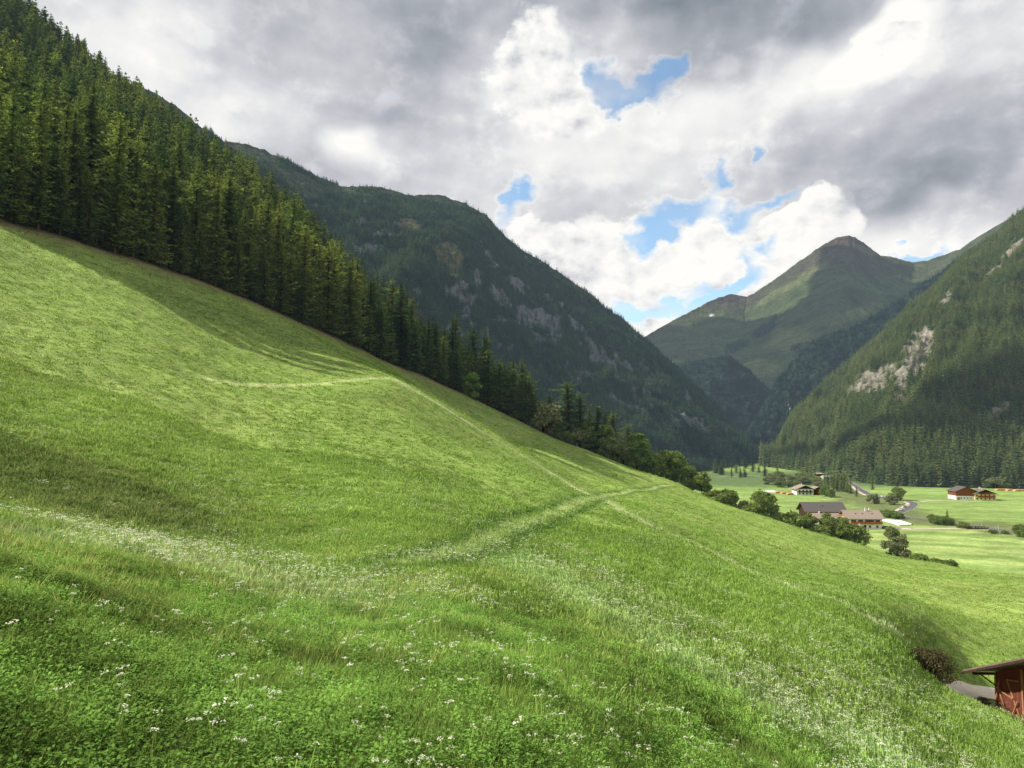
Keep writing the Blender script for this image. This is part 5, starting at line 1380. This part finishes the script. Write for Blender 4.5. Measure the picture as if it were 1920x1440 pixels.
flowers(17000, 13, 50, F2, lambda Y: .8 + Y * .012, .38, 'white flowers running in pale bands across the middle meadow')
flowers(22000, 50, 200, F3, lambda Y: .9 + Y * .008, .35, 'tiny white flowers speckling the far meadow')
# seed heads on the left ridge
S1 = [wrap(tuft(120 + i, 12, .24, .005, .14, .5), M_STRAW) for i in range(3)]
x, Y, z = field(26000, 8.5, 40, u0=-.76, u1=.2)
C, fl, bank, v = ground_colour(x, Y, z)
dl, _ = poly_dist(x, Y, FLOWER_LEFT)
w = np.clip(.6 * np.exp(-(dl / 2.2) ** 2) + .4 * bank + .25 * sstep(.5, .7, fbm(x / 2, Y / 2, 3, 19)), 0, 1); k = rg.random(len(x)) < w
place('seed_heads', S1, x[k], Y[k], z[k], 1 + Y[k] * .02, 1.0 + 0 * x[k], 'pale seed heads rippling over the near ridge of the meadow', 'grass')
# ------------------------------------------------------------------ clouds added out of view, placed so their shadows fall on the mountains
def surf_pt(key, px, py):
    V, T, ok = MOUNT[key]; P = V[T >= 0].reshape(-1, 3); qx, qy = proj(P)
    i = int(np.argmin((qx - px) ** 2 + (qy - py) ** 2)); return P[i]
def shade_cloud(key, spots, t, label, flat=.35):
    SN = np.array(SUN); parts = []
    rr = np.random.default_rng(len(spots) * 7)
    import bmesh
    bm = bmesh.new(); bmesh.ops.create_icosphere(bm, subdivisions=4, radius=1.0)
    S = np.array([v.co[:] for v in bm.verts]); Fc = np.array([[v.index for v in f.verts] for f in bm.faces]); bm.free()
    Vs = []; Fs = []; o = 0
    for (px, py, r_) in spots:
        c = surf_pt(key, px, py) + SN * t
        k = 1 + .55 * (fbm(S[:, 0] * 2.2 + px, S[:, 1] * 2.2 + S[:, 2] * 2.2 + py, 4, 5) - .4)
        Vs.append(c + S * k[:, None] * r_ * np.array([1, 1, flat])); Fs.append(Fc + o); o += len(S)
    me = mesh_np('shade_cloud', np.concatenate(Vs), np.concatenate(Fs))
    ob = link('shade_cloud', me, M_CLOUD); tag(ob, label, 'shade_cloud', kind='structure')
M_CLOUD = plain_mat('cloud vapour', (.85, .85, .86), 1.0, .04, .01, 0)
shade_cloud('right', [(1500,852,30),(1545,846,32),(1600,832,34),(1655,812,36),(1710,792,36),(1760,775,38),(1815,752,38),(1870,728,38),(1925,700,42),(1980,680,50),(1780,800,26),(1840,795,34),(1900,780,40),(1960,770,50),(1880,825,22)],
      1700, 'row of low clouds added out of view to shade the right mountainside')
shade_cloud('far', [(1260,630,260),(1300,650,300),(1350,640,300),(1400,620,260),(1440,640,300),(1480,600,250),(1540,600,300),(1560,550,200),(1600,540,230),(1600,600,300),(1650,560,260),(1700,540,200),(1520,650,300),(1400,700,300),(1460,700,300),(1600,500,110),(1560,520,120),(1780,540,250),(1740,560,250),(1640,530,160)],
      5300, 'broad clouds added out of view to shade the pointed peak', .3)
